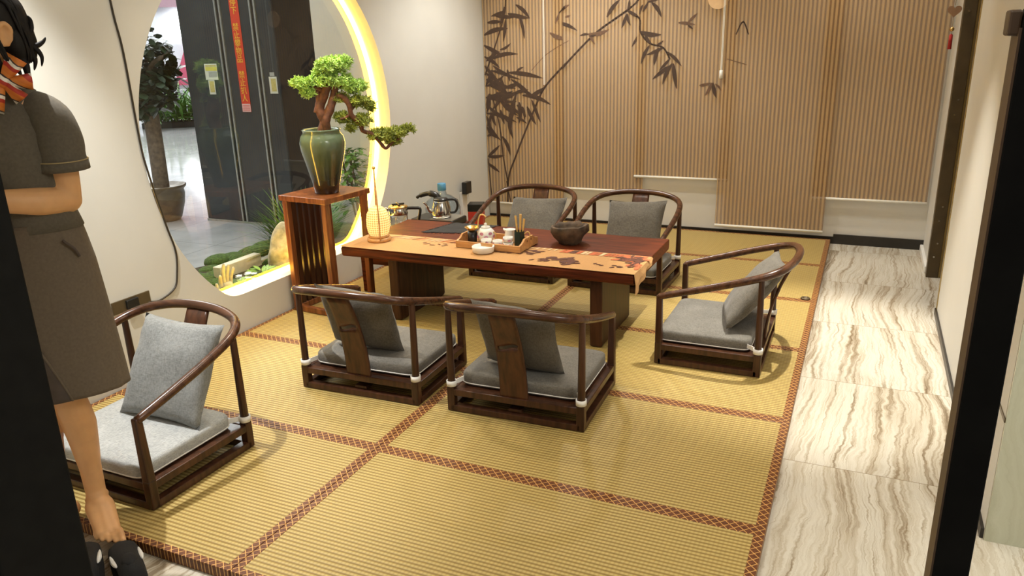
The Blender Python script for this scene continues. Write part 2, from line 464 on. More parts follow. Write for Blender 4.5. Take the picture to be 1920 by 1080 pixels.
for cy, cz in ((Y0, FZ), (Y1, FZ), (Y0, ZC), (Y1, ZC)):  # put hole points exactly towards the corners
    d = V((cy - CY, cz - CZ)).normalized()
    if cz == FZ and abs(d.x / max(-d.y, 1e-6)) < hw / (CZ - ZS): q = (CY + d.x / -d.y * (CZ - ZS), ZS)
    else: q = (CY + d.x * RAD, CZ + d.y * RAD)
    ang = lambda w: math.atan2(w[1] - CZ, w[0] - CY)
    if min(abs(ang(w) - ang(q)) for w in pts) > .004: pts.append(q)
pts.sort(key=lambda w: math.atan2(w[1] - CZ, w[0] - CY))
outer = []
for w in pts:
    r = to_rect(*w)
    for cy, cz in ((Y0, FZ), (Y1, FZ), (Y0, ZC), (Y1, ZC)):
        if V((r[0] - cy, r[1] - cz)).length < .05: r = (cy, cz)
    outer.append(r)
wl = MB(); k = len(pts)
for x, flip in ((XL, 0), (XO, 1)):
    vs = ring_pts(pts, x) + ring_pts(outer, x)
    wl.add(vs, [(i, (i + 1) % k, k + (i + 1) % k, k + i) for i in range(k)])
wl.cur = 1
wl.add(ring_pts(pts, XL) + ring_pts(pts, XO), [(i, (i + 1) % k, k + (i + 1) % k, k + i) for i in range(k)])
wl.cur = 0
wl.add(ring_pts(outer, XL) + ring_pts(outer, XO), [(i, (i + 1) % k, k + (i + 1) % k, k + i) for i in range(k)])
struct(wl, 'wall_left', ['wall_paint', 'reveal_paint'])
# glass and glowing strip
gp = MB(); gp.poly(ring_pts(pts, XL - .128)); struct(gp, 'window_1', 'window_glass', fixn=False)
ls = MB()
def inset(w, d): 
    v = V((CY - w[0], CZ - w[1])).normalized() * d
    if abs(w[1] - ZS) < .002: v = V((0, d))
    return (w[0] + v.x, w[1] + v.y)
q1 = [inset(w, .004) for w in pts]; q2 = [inset(w, .012) for w in pts]
vs = [V((x, y, z)) for x, qq in ((XL - .122, q1), (XL - .092, q1), (XL - .092, q2), (XL - .122, q2)) for y, z in qq]
ls.add(vs, [(r * k + i, r * k + (i + 1) % k, ((r + 1) % 4) * k + (i + 1) % k, ((r + 1) % 4) * k + i) for r in range(4) for i in range(k)])
o = ls.build('light_strip', 'led'); tag(o, 'glowing warm light strip lining the round moon window', 'light strip')

# right wall: near piece, door opening, far piece
w1 = MB(); w1.box2((XR, .28, FZ), (XR + .12, 2.52, ZC)); w1.box2((XR, 2.52, 2.15), (XR + .12, 3.30, ZC)); w1.box2((XR, 3.30, FZ), (XR + .12, YB, ZC))
struct(w1, 'wall_right', 'wall_paint_white')
we = MB(); we.box2((XR + .001, .268, FZ), (XR + .9, .28, ZC)); struct(we, 'wall_front', 'pale_marble')
wf = MB(); wf.box2((3.5, -2.9, FZ), (3.6, .28, ZC)); struct(wf, 'wall_hall', 'wall_paint_white')
wn = MB(); wn.box2((XL - .15, -1.62, FZ), (.22, -1.55, ZC)); struct(wn, 'wall_near', 'wall_paint_white')
bb = MB(); bb.box2((1.475, YB - .012, FZ), (XR, YB, .035)); bb.box2((XL, YB - .012, FZ), (1.475, YB, .014)); struct(bb, 'baseboard_back_and_gap', 'baseboard_dark')  # second box is the dark gap along the mats, its shade drawn solid
br = MB(); br.box2((XR - .010, .28, FZ), (XR, 2.52, FZ + .035)); struct(br, 'baseboard_right', 'baseboard_dark')
bw = MB(); bw.box2((XR - .022, 3.37, FZ), (XR, YB - .02, FZ + .045)); struct(bw, 'baseboard_far', 'white_plastic', bevel=.004)
tr = MB(); tr.box2((XR - .004, 2.495, FZ), (XR + .125, 2.525, 2.15)); struct(tr, 'trim_1', 'gold_edge')
tw = MB(); tw.box2((XR - .003, .27, .372), (XR + .002, .44, .385)); struct(tw, 'trim_2', 'jamb_bronze')
# dark bronze door jamb and leaf in the right wall
dj = MB(); dj.box2((XR - .016, 3.27, FZ), (XR + .055, 3.335, 2.15)); j = struct(dj, 'door_1', 'jamb_bronze', bevel=.003)
e = MB(); e.box2((XR + .055, 3.285, FZ), (XR + .068, 3.33, 2.15)); e.build('jamb_edge', 'gold_edge', j)
for z in (.1, .34, 1.0, 1.6):
    s = MB()
    for dz in (0, .09): s.tube([(XR + .015 + .01 * (dz > 0), 3.272, z + dz), (XR + .015 + .01 * (dz > 0), 3.266, z + dz)], .006, 8)
    s.build('screw', 'metal', j)
lf = MB(); lf.box2((XR + .075, 2.525, FZ + .005), (XR + .115, 3.30, 2.15)); lf.build('door_leaf', 'jamb_bronze', j)

# ------------------------------------------------------------------ tatami mats
xs = [(XL + .004, -.001), (.001, 1.459)]
rows = [(-.8 + .8 * i, .8 * i) for i in range(5)] + [(3.2, 3.965)]
where = [['straw mat under the barefoot woman and the nearest chair', 'widest empty straw mat at the front beside the marble floor'],
         ['straw mat behind the nearest chair, left of the crossing seam', 'straw mat right of the crossing seam, before the two side-by-side chairs'],
         ['straw mat reaching under the plant stand and the table left leg', 'straw mat under the angled right-hand armchair'],
         ['straw mat under the kettle cart behind the plant stand', 'straw mat beyond the angled armchair, under the table back right corner'],
         ['straw mat below the printed blinds by the water bottle', 'straw mat behind the right rear chair, with a dark ring pull'],
         ['narrow straw mat in the far left corner along the blinds', 'narrow straw mat along the blinds beside the far marble floor']]
for i, (y0, y1) in enumerate(rows):
    for jx, (x0, x1) in enumerate(xs):
        t = thing('tatami_mat', where[i][jx], 'mat', ((x0 + x1) / 2, (y0 + y1) / 2, FZ), group='tatami mats')
        hx, hy = (x1 - x0) / 2 - .0005, (y1 - y0) / 2 - .001
        b = MB(); b.box2((-hx, -hy, .0005), (hx, hy, .038)); b.build('woven_straw', 'tatami', t, bevel=.003)
        w = .026; wr = .032 if jx else .026
        B = MB()
        B.box2((-hx - .0004, -hy - .0004, .001), (hx + .0004, -hy + w, .0396)); B.box2((-hx - .0004, hy - w, .001), (hx + .0004, hy + .0004, .0396))
        B.box2((-hx - .0004, -hy + w, .001), (-hx + (w if jx == 0 else .026), hy - w, .0396)); B.box2((hx - wr, -hy + w, .001), (hx + .0004, hy - w, .0396))
        B.build('patterned_border', 'tatami_border', t, bevel=.002)
p = MB(); p.lathe([(.026, 0), (.028, .004), (.024, .009), (.015, .010), (.012, .004), (.001, .004)], 20)
o = p.build('ring_pull', 'jamb_bronze', None, True, loc=(1.395, 2.43, .0)); tag(o, 'small dark round pull on the mat edge behind the angled armchair', 'ring pull')

# ------------------------------------------------------------------ doorway post and pull handle in the foreground
lp = MB(); lp.box2((.22, -1.60, FZ), (.395, -1.45, ZC)); o = lp.build('door_post', 'dark_frame', None, bevel=.004); tag(o, 'wide black door post at the left edge, hiding half the woman', 'door post')
t = thing('pull_handle', 'slim black door pull handle drawn as a floor post with a rounded top, before the right wall', 'post', (1.737, -1.45, FZ))  # a door pull handle, lengthened down to the floor
b = MB(); b.box2((-.0122, -.02, 0), (.0185, .02, 1.545)); b.tube([(.00315, -.02, 1.545), (.00315, .02, 1.545)], .01535, 16); b.build('post', 'dark_frame', t, bevel=.0015)
b = MB(); b.box2((-.0140, -.018, 0), (-.0122, .020, 1.54)); b.build('lit_side_strip', 'frame_lit_side', t)
b = MB(); b.box2((-.0215, -.012, 1.534), (-.0122, .012, 1.554)); b.build('bracket', 'frame_lit_side', t, bevel=.002)
b = MB(); b.lathe([(.05, 0), (.05, .008), (.03, .012)], 24); b.build('added_foot', 'dark_frame', t)  # added foot under the lengthened handle

# ------------------------------------------------------------------ printed roller blinds
STEMS = [[(-1.241, 0.115), (-1.222, 0.36), (-1.15, 0.543), (-1.036, 0.799), (-0.927, 1.027), (-0.853, 1.147), (-0.68, 1.317), (-0.505, 1.481), (-0.391, 1.573), (-0.261, 1.653), (-0.171, 1.708)], [(-1.234, 0.319), (-1.271, 0.539), (-1.295, 0.794), (-1.361, 1.063)], [(-1.396, 0.168), (-1.42, 0.513)], [(-0.171, 1.708), (-0.07, 1.646), (-0.059, 1.546), (0.016, 1.46), (0.124, 1.424), (0.18, 1.339)], [(-1.42, 1.234), (-1.313, 1.474), (-1.22, 1.724), (-1.193, 1.898), (-1.1, 2.2)], [(-1.245, 0.319), (-1.211, 0.137)], [(-0.984, 1.267), (-0.849, 1.392), (-0.66, 1.494)], [(-0.766, 1.637), (-0.736, 1.705), (-0.687, 1.755)], [(0.62, 1.332), (0.761, 1.289)], [(0.672, 1.508), (0.717, 1.594), (0.76, 1.506)], [(-0.171, 1.708), (-0.082, 1.779), (-0.048, 1.859), (.1, 2.1)]]
SW = [5, 4, 3, 4, 4, 3, 1.5, 3, 1.5, 3, 4]
LEAVES = [(-1.416, 1.559, -1.192, 1.606), (-1.189, 1.722, -0.995, 1.68), (-1.219, 1.741, -1.346, 1.707), (-1.115, 1.79, -0.991, 1.676), (-1.086, 1.701, -1.044, 1.518), (-1.211, 1.679, -1.238, 1.499), (-1.325, 1.719, -1.101, 1.698), (-1.42, 1.476, -1.231, 1.38), (-1.349, 1.364, -1.105, 1.4), (-1.272, 1.436, -1.169, 1.489), (-1.404, 1.346, -1.272, 1.427), (-1.341, 1.308, -1.09, 1.194), (-1.193, 1.251, -0.883, 1.202), (-1.13, 1.25, -1.056, 1.295), (-1.174, 1.195, -0.999, 1.064), (-1.112, 1.139, -0.927, 1.027), (-1.072, 1.064, -0.814, 0.986), (-0.999, 1.054, -0.864, 1.129), (-1.032, 0.97, -0.952, 0.819), (-0.989, 1.026, -0.91, 0.839), (-1.105, 1.007, -1.11, 0.826), (-1.158, 1.026, -1.195, 0.854), (-1.414, 0.831, -1.288, 0.677), (-1.42, 0.532, -1.259, 0.549), (-1.42, 0.534, -1.3, 0.637), (-1.42, 0.473, -1.309, 0.397), (-1.42, 0.909, -1.131, 0.835), (-1.372, 1.063, -1.42, 0.947), (-0.766, 1.637, -0.736, 1.722), (-0.736, 1.714, -0.648, 1.77), (-0.766, 1.637, -0.582, 1.57), (-0.817, 1.56, -0.669, 1.512), (-0.688, 1.677, -0.639, 1.688), (-0.486, 1.541, -0.562, 1.53), (-0.486, 1.541, -0.432, 1.462), (-0.486, 1.541, -0.316, 1.571), (-0.476, 1.524, -0.425, 1.531), (-0.336, 1.664, -0.227, 1.794), (-0.17, 1.683, -0.214, 1.576), (-0.17, 1.683, -0.141, 1.595), (-0.171, 1.708, -0.061, 1.649), (-0.044, 1.695, 0.007, 1.775), (0.025, 1.758, 0.104, 1.648), (-0.045, 1.744, -0.071, 1.671), (-0.01, 1.759, 0.086, 1.779), (-0.154, 1.782, -0.171, 1.708), (-0.067, 1.529, -0.129, 1.435), (-0.059, 1.546, 0.106, 1.521), (-0.022, 1.528, 0.037, 1.451), (0.016, 1.443, -0.049, 1.305), (0.088, 1.425, 0.056, 1.293), (0.124, 1.424, -0.004, 1.373), (0.16, 1.39, 0.273, 1.284), (0.18, 1.339, 0.097, 1.252), (0.199, 1.305, 0.129, 1.149), (0.208, 1.305, 0.241, 1.114), (0.182, 1.288, 0.047, 1.187), (0.07, 1.442, 0.126, 1.477), (0.237, 1.603, 0.364, 1.585), (0.309, 1.6, 0.378, 1.666), (0.31, 1.581, 0.348, 1.555), (0.415, 1.139, 0.504, 1.159), (0.509, 1.159, 0.462, 1.063), (0.518, 1.159, 0.549, 1.046), (0.535, 1.151, 0.584, 1.097), (-1.38, 1.658, -1.243, 1.662), (-1.42, 1.384, -1.277, 1.289), (-1.412, 1.139, -1.236, 1.232), (-1.394, 1.063, -1.156, 1.101), (-1.41, 1.196, -1.134, 1.12), (-1.355, 0.948, -1.262, 1.101), (-1.224, 0.949, -1.24, 1.12), (-1.309, 1.006, -1.071, 1.101), (-1.42, 1.044, -1.223, 0.987), (-1.398, 0.967, -1.206, 0.854), (-1.287, 1.025, -1.119, 0.893), (-1.419, 1.253, -1.24, 1.139), (-1.323, 1.214, -1.179, 1.045), (-1.42, 1.309, -1.302, 1.196), (-1.383, 0.792, -1.42, 0.889), (-1.075, 0.97, -1.056, 0.856), (-1.218, 1.777, -1.265, 1.636), (-1.42, 0.791, -1.32, 0.696), (-1.42, 0.713, -1.341, 0.734), (-1.215, 1.232, -1.364, 1.271)]
BL = [(-1.428, -.705, .118, 3.962, 'printed blind in the left corner with the dense bamboo foliage', None),
      (-.795, -.015, .280, 3.974, 'printed blind behind the rear chairs with the slanting bamboo stem', -.79),
      (-.085, .665, .412, 3.962, 'printed blind with hanging bamboo leaves, bottom edge raised highest', .58),
      (.590, 1.398, .052, 3.946, 'plain striped blind let down lowest, nearly to the mats', None),
      (1.290, 2.072, .308, 3.962, 'plain striped blind in the right corner above the marble floor', None)]
random.seed(11)
for _ in range(28):
    x = random.uniform(-1.40, -1.12); z = random.gauss(1.03, .15); a = random.choice([random.uniform(-1.9, -.3), random.uniform(-.5, .5), random.uniform(-2.4, -1.2)]); L = random.uniform(.10, .20)
    LEAVES.append((x, z, min(max(x + L * math.cos(a), -1.42), -.85), z + L * math.sin(a)))
for bi, (x0, x1, zb, y, lab, cord) in enumerate(BL):
    t = thing('roller_blind', lab, 'blind', ((x0 + x1) / 2, y, zb), group='roller blinds')
    cx = (x0 + x1) / 2
    f = MB(); f.poly([(x0 - cx, 0, .008), (x1 - cx, 0, .008), (x1 - cx, 0, 2.62 - zb), (x0 - cx, 0, 2.62 - zb)])
    yy = -.0016
    inside = lambda px: (x0 - .02 <= px <= x1 + .02) and not any(o[0] <= px <= o[1] and o[3] < y for o in BL if o[0] != x0)
    f.cur = 1
    for st, sw in zip(STEMS, SW):
        c = catmull([(a, 0, b) for a, b in st], 5)
        for p0, p1 in zip(c, c[1:]):
            mx = (p0.x + p1.x) / 2
            if not inside(mx) or (mx > x0 + .6 * (x1 - x0) and any(o[0] <= mx <= o[1] and o is not BL[bi] and o[3] <= y for o in BL)): continue
            d = (p1 - p0); nn = V((-d.z, 0, d.x)).normalized() * sw * .0016; ee = d.normalized() * .003
            f.cur = 2 if sw < 2 else 1
            f.poly([V((q.x - cx, yy, q.z - zb)) for q in (p0 - nn - ee, p1 - nn + ee, p1 + nn + ee, p0 + nn - ee)])
    for li, (xa, za, xb, z2) in enumerate(LEAVES):
        mx = (xa + xb) / 2
        if not (x0 <= mx <= x1): continue
        if any(o[0] <= mx <= o[1] and o[3] < y for o in BL if o[0] != x0): continue
        if any(o[0] <= mx <= o[1] and o[3] == y and o[0] < x0 for o in BL): continue
        a, b = V((xa, 0, za)), V((xb, 0, z2)); d = b - a; L = d.length; nn = V((-d.z, 0, d.x)).normalized()
        w = min(.020, .095 * L + .004) * random.uniform(.75, 1.1); bend = random.uniform(-.09, .09) * L
        lo, hi = [], []
        for q in range(8):
            s = q / 7; m_ = a + d * s + nn * bend * math.sin(PI * s); ww = w * (math.sin(PI * min(1, s * .92 + .06)) ** .8) * (1 - .25 * s)
            lo.append(m_ - nn * ww); hi.append(m_ + nn * ww)
        pts_ = lo + hi[::-1]
        pts_ = [V((min(max(q.x, x0), x1) - cx, yy - .0003 - .00002 * li, q.z - zb)) for q in pts_]
        f.cur = 2 if (xa > .22 or (xa < -.4 and xa > -.9 and z2 > 1.4)) and li % 3 else 1
        for q in range(7): f.poly([pts_[q], pts_[q + 1], pts_[14 - q], pts_[15 - q]])
    if bi == 2:   # edge of a pale printed disc
        f.cur = 3; f.poly([V((.527 + .077 * math.cos(a) - cx, yy, 1.765 + .077 * math.sin(a) - zb)) for a in [2 * PI * i / 28 for i in range(28)]])
    f.build('striped_fabric', ['blind_fabric', 'ink_dark', 'ink_mid', 'cloth_pale'], t, fixn=False)
    b = MB(); b.tube([(x0 - cx, -.002, .004), (x1 - cx, -.002, .004)], .0105, 12); b.build('bottom_bar', 'blind_bar', t, True)
    r = MB(); r.tube([(x0 - cx, .0, 2.63 - zb), (x1 - cx, .0, 2.63 - zb)], .017, 14); r.build('roller', 'blind_bar', t, True)
    if cord is not None:
        zc = 1.15 if bi == 1 else 1.25
        q = MB()
        for dx in (-.004, .004): q.tube([(cord - cx + dx - .075 * (bi == 1), -.03, zc - zb), (cord - cx + dx - .075 * (bi == 1), -.024, 2.6 - zb)], .0028, 6)
        qo = q.build('pull_cord', 'blind_bar', t)
        if bi == 2: q = MB(); q.lathe([(.006, -.03), (.014, -.028), (.013, .03), (.006, .034)], 12, (cord - cx, -.03, zc - zb - .03)); q.build('cord_weight', 'white_plastic', qo, True)

# ------------------------------------------------------------------ heart charm hanging by the door
t = thing('heart_charm', 'brown heart charm with gold bell and red tassel hanging by the door frame', 'charm', (2.03, 3.30, 1.385))
hp = []
for i in range(40):
    a = 2 * PI * i / 40; hp.append(V((16 * math.sin(a) ** 3 * .0024, 0, (13 * math.cos(a) - 5 * math.cos(2 * a) - 2 * math.cos(3 * a) - math.cos(4 * a)) * .0024 + .218)))
b = MB(); b.prism(hp, (0, .008, 0)); b.build('heart', 'heart_wood', t, bevel=.002)
b = MB(); b.tube([(0, .004, .25), (.03, -.03, .75)], .0012, 6); b.tube([(0, .004, .18), (0, .004, .085)], .0012, 6); b.build('cord', 'gold', t)
b = MB(); b.ball((0, .004, .115), .0135); b.build('bell', 'gold', t, True)
b = MB(); b.lathe([(.004, .088), (.010, .08), (.011, .0), (.002, .0)], 12, (0, .004, 0)); b.build('tassel', 'tassel_red', t, True)

# ------------------------------------------------------------------ wall cable and socket plate
cb = [(-1.43, .32, 2.2), (-1.43, .323, 1.72), (-1.43, .344, 1.498), (-1.43, .35, 1.121), (-1.43, .364, .971), (-1.43, .416, .703), (-1.43, .448, .561), (-1.43, .435, .45), (-1.43, .405, .38), (-1.43, .312, .348), (-1.43, .24, .36)]
b = MB(); b.tube(catmull(cb, 6), .0045, 8); o = b.build('wall_cable', 'cable', None, True); tag(o, 'thin dark cable hanging down the left wall beside the moon window', 'cable')
t = thing('socket_plate', 'dark bronze socket plate low on the left wall behind the nearest chair', 'socket', (XL, .15, .385))
b = MB(); b.box2((0, -.105, -.03), (.008, .105, .03)); b.build('plate', 'jamb_bronze', t, bevel=.002)
b = MB(); b.box2((.008, -.035, -.022), (.022, .03, .022)); b.build('plug', 'black_plastic', t, bevel=.003)
# ------------------------------------------------------------------ mall hall beyond the moon window
fo = MB(); fo.box2((-30, -6, FZ - .06), (XO - .002, 30, FZ)); struct(fo, 'floor_mall', 'mall_tile')
ew = MB(); ew.box2((-2.3, 2.8, FZ), (XO - .003, 2.92, 2.75)); struct(ew, 'wall_planter', 'wall_paint')
# dark clad column with metal strips
t = thing('clad_column', 'dark panelled column with bright metal strips outside the moon window', 'column', (-3.48, 3.13, FZ))
b = MB(); b.box2((-.515, .01, 0), (.515, .9, 3.2)); b.build('core', 'column_side', t)
edges = [(-.52, -.088), (-.022, .293), (.352, .52)]
for x0, x1 in edges:
    b = MB(); b.box2((x0, 0, .02), (x1, .02, 3.2)); b.build('panel', 'column_panel', t, bevel=.004)
for xa in (-.088, .293):
    g = MB(); g.box2((xa + .016, -.001, .02), (xa + .050, .012, 3.2)); g.build('groove', 'groove_dark', t)
    for xx in (xa + .002, xa + .050): g = MB(); g.box2((xx, -.012, .02), (xx + .016, .01, 3.2)); g.build('metal_strip', 'strip_metal', t, bevel=.002)
b = MB(); b.box2((-.525, -.006, 0), (.525, .02, .02)); b.build('base_strip', 'strip_metal', t)
# writing
def text_mesh(s, size, mat, parent, loc, name='lettering'):
    cu = bpy.data.curves.new('txt', 'FONT'); cu.body = s; cu.size = size; cu.align_x = 'CENTER'; cu.align_y = 'CENTER'; cu.extrude = .0004
    ob = bpy.data.objects.new('txt', cu); C.objects.link(ob)
    bpy.context.view_layer.update()
    me = bpy.data.meshes.new_from_object(ob.evaluated_get(bpy.context.evaluated_depsgraph_get()))
    bpy.data.objects.remove(ob); bpy.data.curves.remove(cu)
    me.materials.clear(); me.materials.append(M[mat])
    for p_ in me.polygons: p_.material_index = 0
    o = bpy.data.objects.new(name, me); C.objects.link(o); o.parent = parent; o.location = loc; o.rotation_euler = (PI / 2, 0, 0)
    return o
bt = thing('warning_banner', 'narrow red banner with yellow writing down the dark column', 'banner', (-3.35, 3.128, .975))
b = MB(); b.box2((-.049, -.002, 0), (.049, 0, 1.14)); b.build('strip', 'banner_red', bt)
b = MB(); b.box2((-.047, -.003, .002), (.047, -.002, .07)); b.build('white_end', 'banner_white', bt)
for i, ch in enumerate('文备停下，禁止攀物品，禁止扒人'[::-1]):
    if ch == '，': continue
    text_mesh(ch, .068, 'text_yellow', bt, (-.004, -.0035, .115 + .0655 * i), 'character')
for i in range(3): s = MB(); s.box2((-.04, -.0036, .014 + .018 * i), (.04, -.003, .02 + .018 * i)); s.build('small_print', 'banner_red', bt)
t = thing('notice_sticker', 'square notice with a yellow band on the dark column', 'sticker', (-3.702, 3.128, 1.262))
b = MB(); b.box2((-.072, -.002, -.012), (.072, 0, .125)); b.build('sheet', 'sticker_white', t)
b = MB(); b.box2((-.062, -.003, .065), (.070, -.002, .098)); b.build('yellow_band', 'sticker_yellow', t)
b = MB(); b.box2((-.03, -.003, .012), (.068, -.002, .058)); b.build('grey_band', 'sticker_grey', t)
b = MB(); b.box2((-.058, -.003, .102), (.062, -.002, .114)); b.build('header', 'sticker_gold', t)
t = thing('label_sticker', 'small upright label just below the square notice on the column', 'sticker', (-3.715, 3.128, 1.125))
b = MB(); b.box2((-.036, -.0015, 0), (.036, 0, .122)); b.build('sheet', 'sticker_white', t)
b = MB(); b.box2((-.025, -.0022, .018), (.027, -.0015, .114)); b.build('gold_print', 'sticker_gold', t)
t = thing('label_sticker', 'upright label with grey tab on the column right panel', 'sticker', (-3.022, 3.128, 1.132))
b = MB(); b.box2((-.042, -.0015, 0), (.042, 0, .140)); b.build('sheet', 'sticker_white', t)
b = MB(); b.box2((-.022, -.0022, .018), (.030, -.0015, .124)); b.build('gold_print', 'sticker_gold', t)
b = MB(); b.box2((-.028, -.0015, .146), (.022, 0, .176)); b.build('tab', 'sticker_grey', t)

# ------------------------------------------------------------------ plants
def leaf_faces(mb, c, d, L, w, up=V((0, 0, 1)), curl=.25):
    d = d.normalized(); s = d.cross(up)
    if s.length < .05: s = d.orthogonal()
    s.normalize(); nrm = s.cross(d)
    rows = []
    for i, (t, ww) in enumerate(((0, .12), (.3, .85), (.65, 1), (.9, .45), (1, .02))):
        m_ = c + d * L * t - nrm * curl * L * t * t
        rows.append((m_ - s * w * ww, m_ + nrm * -.12 * w * ww, m_ + s * w * ww))
    vs = [q for r in rows for q in r]
    mb.add(vs, [(i * 3 + k, i * 3 + k + 1, i * 3 + k + 4, i * 3 + k + 3) for i in range(4) for k in range(2)])
def rdir(zmin=-1):
    while 1:
        v = V((random.uniform(-1, 1), random.uniform(-1, 1), random.uniform(zmin, 1)))
        if .05 < v.length < 1: return v.normalized()
# potted tree far left
random.seed(3)
t = thing('potted_tree', 'tall potted tree with dark leaves in a brown glazed pot, seen through the window', 'potted tree', (-4.42, 3.02, FZ))
b = MB(); b.lathe([(.12, 0), (.14, .02), (.15, .05), (.185, .16), (.198, .25), (.192, .29), (.215, .315), (.22, .335), (.198, .34), (.185, .31), (.0, .30)], 32); b.build('pot', 'pot_brown', t, True)
b = MB(); b.tube(catmull([(0, 0, .28), (.01, 0, .6), (.005, .01, 1.0), (.0, 0, 1.3)], 5), .070, 14); b.build('trunk', 'grey_bark', t, True)
b = MB()
for k in range(6):
    a = k * 1.05; b.tube(catmull([(0, 0, 1.2), (.12 * math.cos(a), .12 * math.sin(a), 1.42), (.28 * math.cos(a), .28 * math.sin(a), 1.5 + .05 * (k % 3))], 4), [.03] * 4 + [.02] * 4 + [.01], 7)
b.build('branches', 'grey_bark', t, True)
b = MB()
for k in range(900):
    while 1:
        c = V((random.uniform(-.30, .30), random.uniform(-.30, .30), random.uniform(-.40, .40)))
        if (c.x / .30) ** 2 + (c.y / .30) ** 2 + (c.z / .40) ** 2 < 1 and pnoise(c * 5) > -.16: break
    leaf_faces(b, c + V((.02, 0, 1.36)), rdir(-.6), random.uniform(.07, .12), random.uniform(.025, .042))
tag(b.build('foliage', 'leaf_dark', t, fixn=False), kind='stuff')
# spiky bush far behind the tree
t = thing('palm_bush', 'feathery green bush far behind the potted tree', 'bush', (-11.6, 10.3, FZ))
b = MB()
for k in range(420):
    a = random.uniform(0, 2 * PI); el = random.uniform(.35, 1.4); q = random.uniform(-1, 1)
    leaf_faces(b, V((q * .9 * math.cos(.65), q * .9 * math.sin(.65), .12)) + V((random.uniform(-.2, .2), random.uniform(-.2, .2), 0)), V((math.cos(a) * math.cos(el), math.sin(a) * math.cos(el), math.sin(el))), random.uniform(.5, 1.05), .030, curl=.35)
tag(b.build('fronds', 'leaf_green', t, fixn=False), kind='stuff')
b = MB(); b.box((0, 0, .06), (1.9, .5, .12), Matrix.Rotation(.65, 3, 'Z')); b.build('planter', 'groove_dark', t, bevel=.01)
# shop front far behind
t = thing('shop_front', 'bright shop front with pink sign board at the far end of the mall', 'shop front', (-16.8, 15.45, FZ))
R = Matrix.Rotation(.6, 3, 'Z'); KS = 1.8
def Zs(z): return max(0, 1.54 + KS * (z - 1.54))
def sbox(nm, mat, x0, x1, z0, z1, d=.09, off=0):
    b = MB(); b.box(R @ V(((x0 + x1) / 2 * KS, off * KS, (Zs(z0) + Zs(z1)) / 2)), ((x1 - x0) * KS, d, Zs(z1) - Zs(z0)), R); return b.build(nm, mat, t)
sbox('back_panel', 'shop_white', -2.5, 2.5, 0, 2.55, .1, .2)
sbox('lintel', 'shop_lilac', -2.5, 2.5, 2.22, 2.8, .12, .1)
b = MB(); b.prism([R @ V((x * KS, .18, Zs(z))) for x, z in ((-.30, 1.0), (.9, 1.0), (.9, 2.14), (.18, 2.14))], R @ V((0, .1, 0))); b.build('sign_board', 'shop_pink', t)
b = MB(); b.lathe([(.04, -.29), (.21, -.21), (.27, 0), (.21, .21), (.04, .29)], 20, R @ V((.66 * KS, .0, Zs(1.95)))); b.build('lantern', 'shop_red', t, True)
for x, z, r in ((-.10, 2.06, .17), (-.16, 1.83, .22)):
    b = MB(); b.tube([R @ V((x * KS, .2, Zs(z))), R @ V((x * KS, .05, Zs(z)))], r, 20); b.build('lamp_disc', 'shop_lamp', t)
# garden bed
gb = MB()
N = 26
def gh(x, y): return .125 + .012 * pnoise(V((x * 6, y * 6, 0)))
vs = [V((-2.35 + .76 * i / N, .35 + 2.44 * j / (3 * N), gh(i * .03, j * .03))) for i in range(N + 1) for j in range(3 * N + 1)]
gb.add(vs, [(i * (3 * N + 1) + j, i * (3 * N + 1) + j + 1, (i + 1) * (3 * N + 1) + j + 1, (i + 1) * (3 * N + 1) + j) for i in range(N) for j in range(3 * N)])
gb.box2((-2.36, .33, FZ), (-1.592, 2.795, .10))
struct(gb, 'trim_bed', 'soil')
random.seed(5)
b = MB()
for i in range(60):
    x = random.uniform(-2.34, -1.98); y = random.uniform(.5, 2.7); r = random.uniform(.06, .12)
    b.ball((x, y, .118), (r, r * random.uniform(.9, 1.4), r * random.uniform(.35, .5)), 12, 8)
for i in range(14):
    x = random.uniform(-1.98, -1.66); y = random.uniform(.75, 1.3); b.ball((x, y, .115), (.07, .07, .03), 10, 8)
o = b.build('moss_cushions', 'moss', None, True); tag(o, 'bumpy dark green moss covering the little garden bed', 'moss', kind='stuff')
t = thing('standing_stone', 'pale upright rounded stone in the garden bed behind the glass', 'stone', (-1.74, 1.56, .12))
b = MB(); b.ball((0, 0, .12), (.10, .145, .20), 40, 28)
for i, v in enumerate(b.v):
    q = V(v); f = 1 + .14 * pnoise(q * 9) + .05 * pnoise(q * 26); sk = 1 - .35 * max(0, q.z - .05) / .25
    b.v[i] = (q.x * f * sk, q.y * f * sk + .02, max(-.005, q.z))
b.build('boulder', 'stone', t, True)
t = thing('edging_block', 'white low edging block stepping along the garden bed behind the leafy plants', 'edging', (-2.0, 1.5, .11))
b = MB(); b.box2((-.03, -.27, 0), (.03, .10, .095)); b.box2((-.03, .10, 0), (.03, .36, .045)); b.build('block', 'edging_stone', t, bevel=.004)
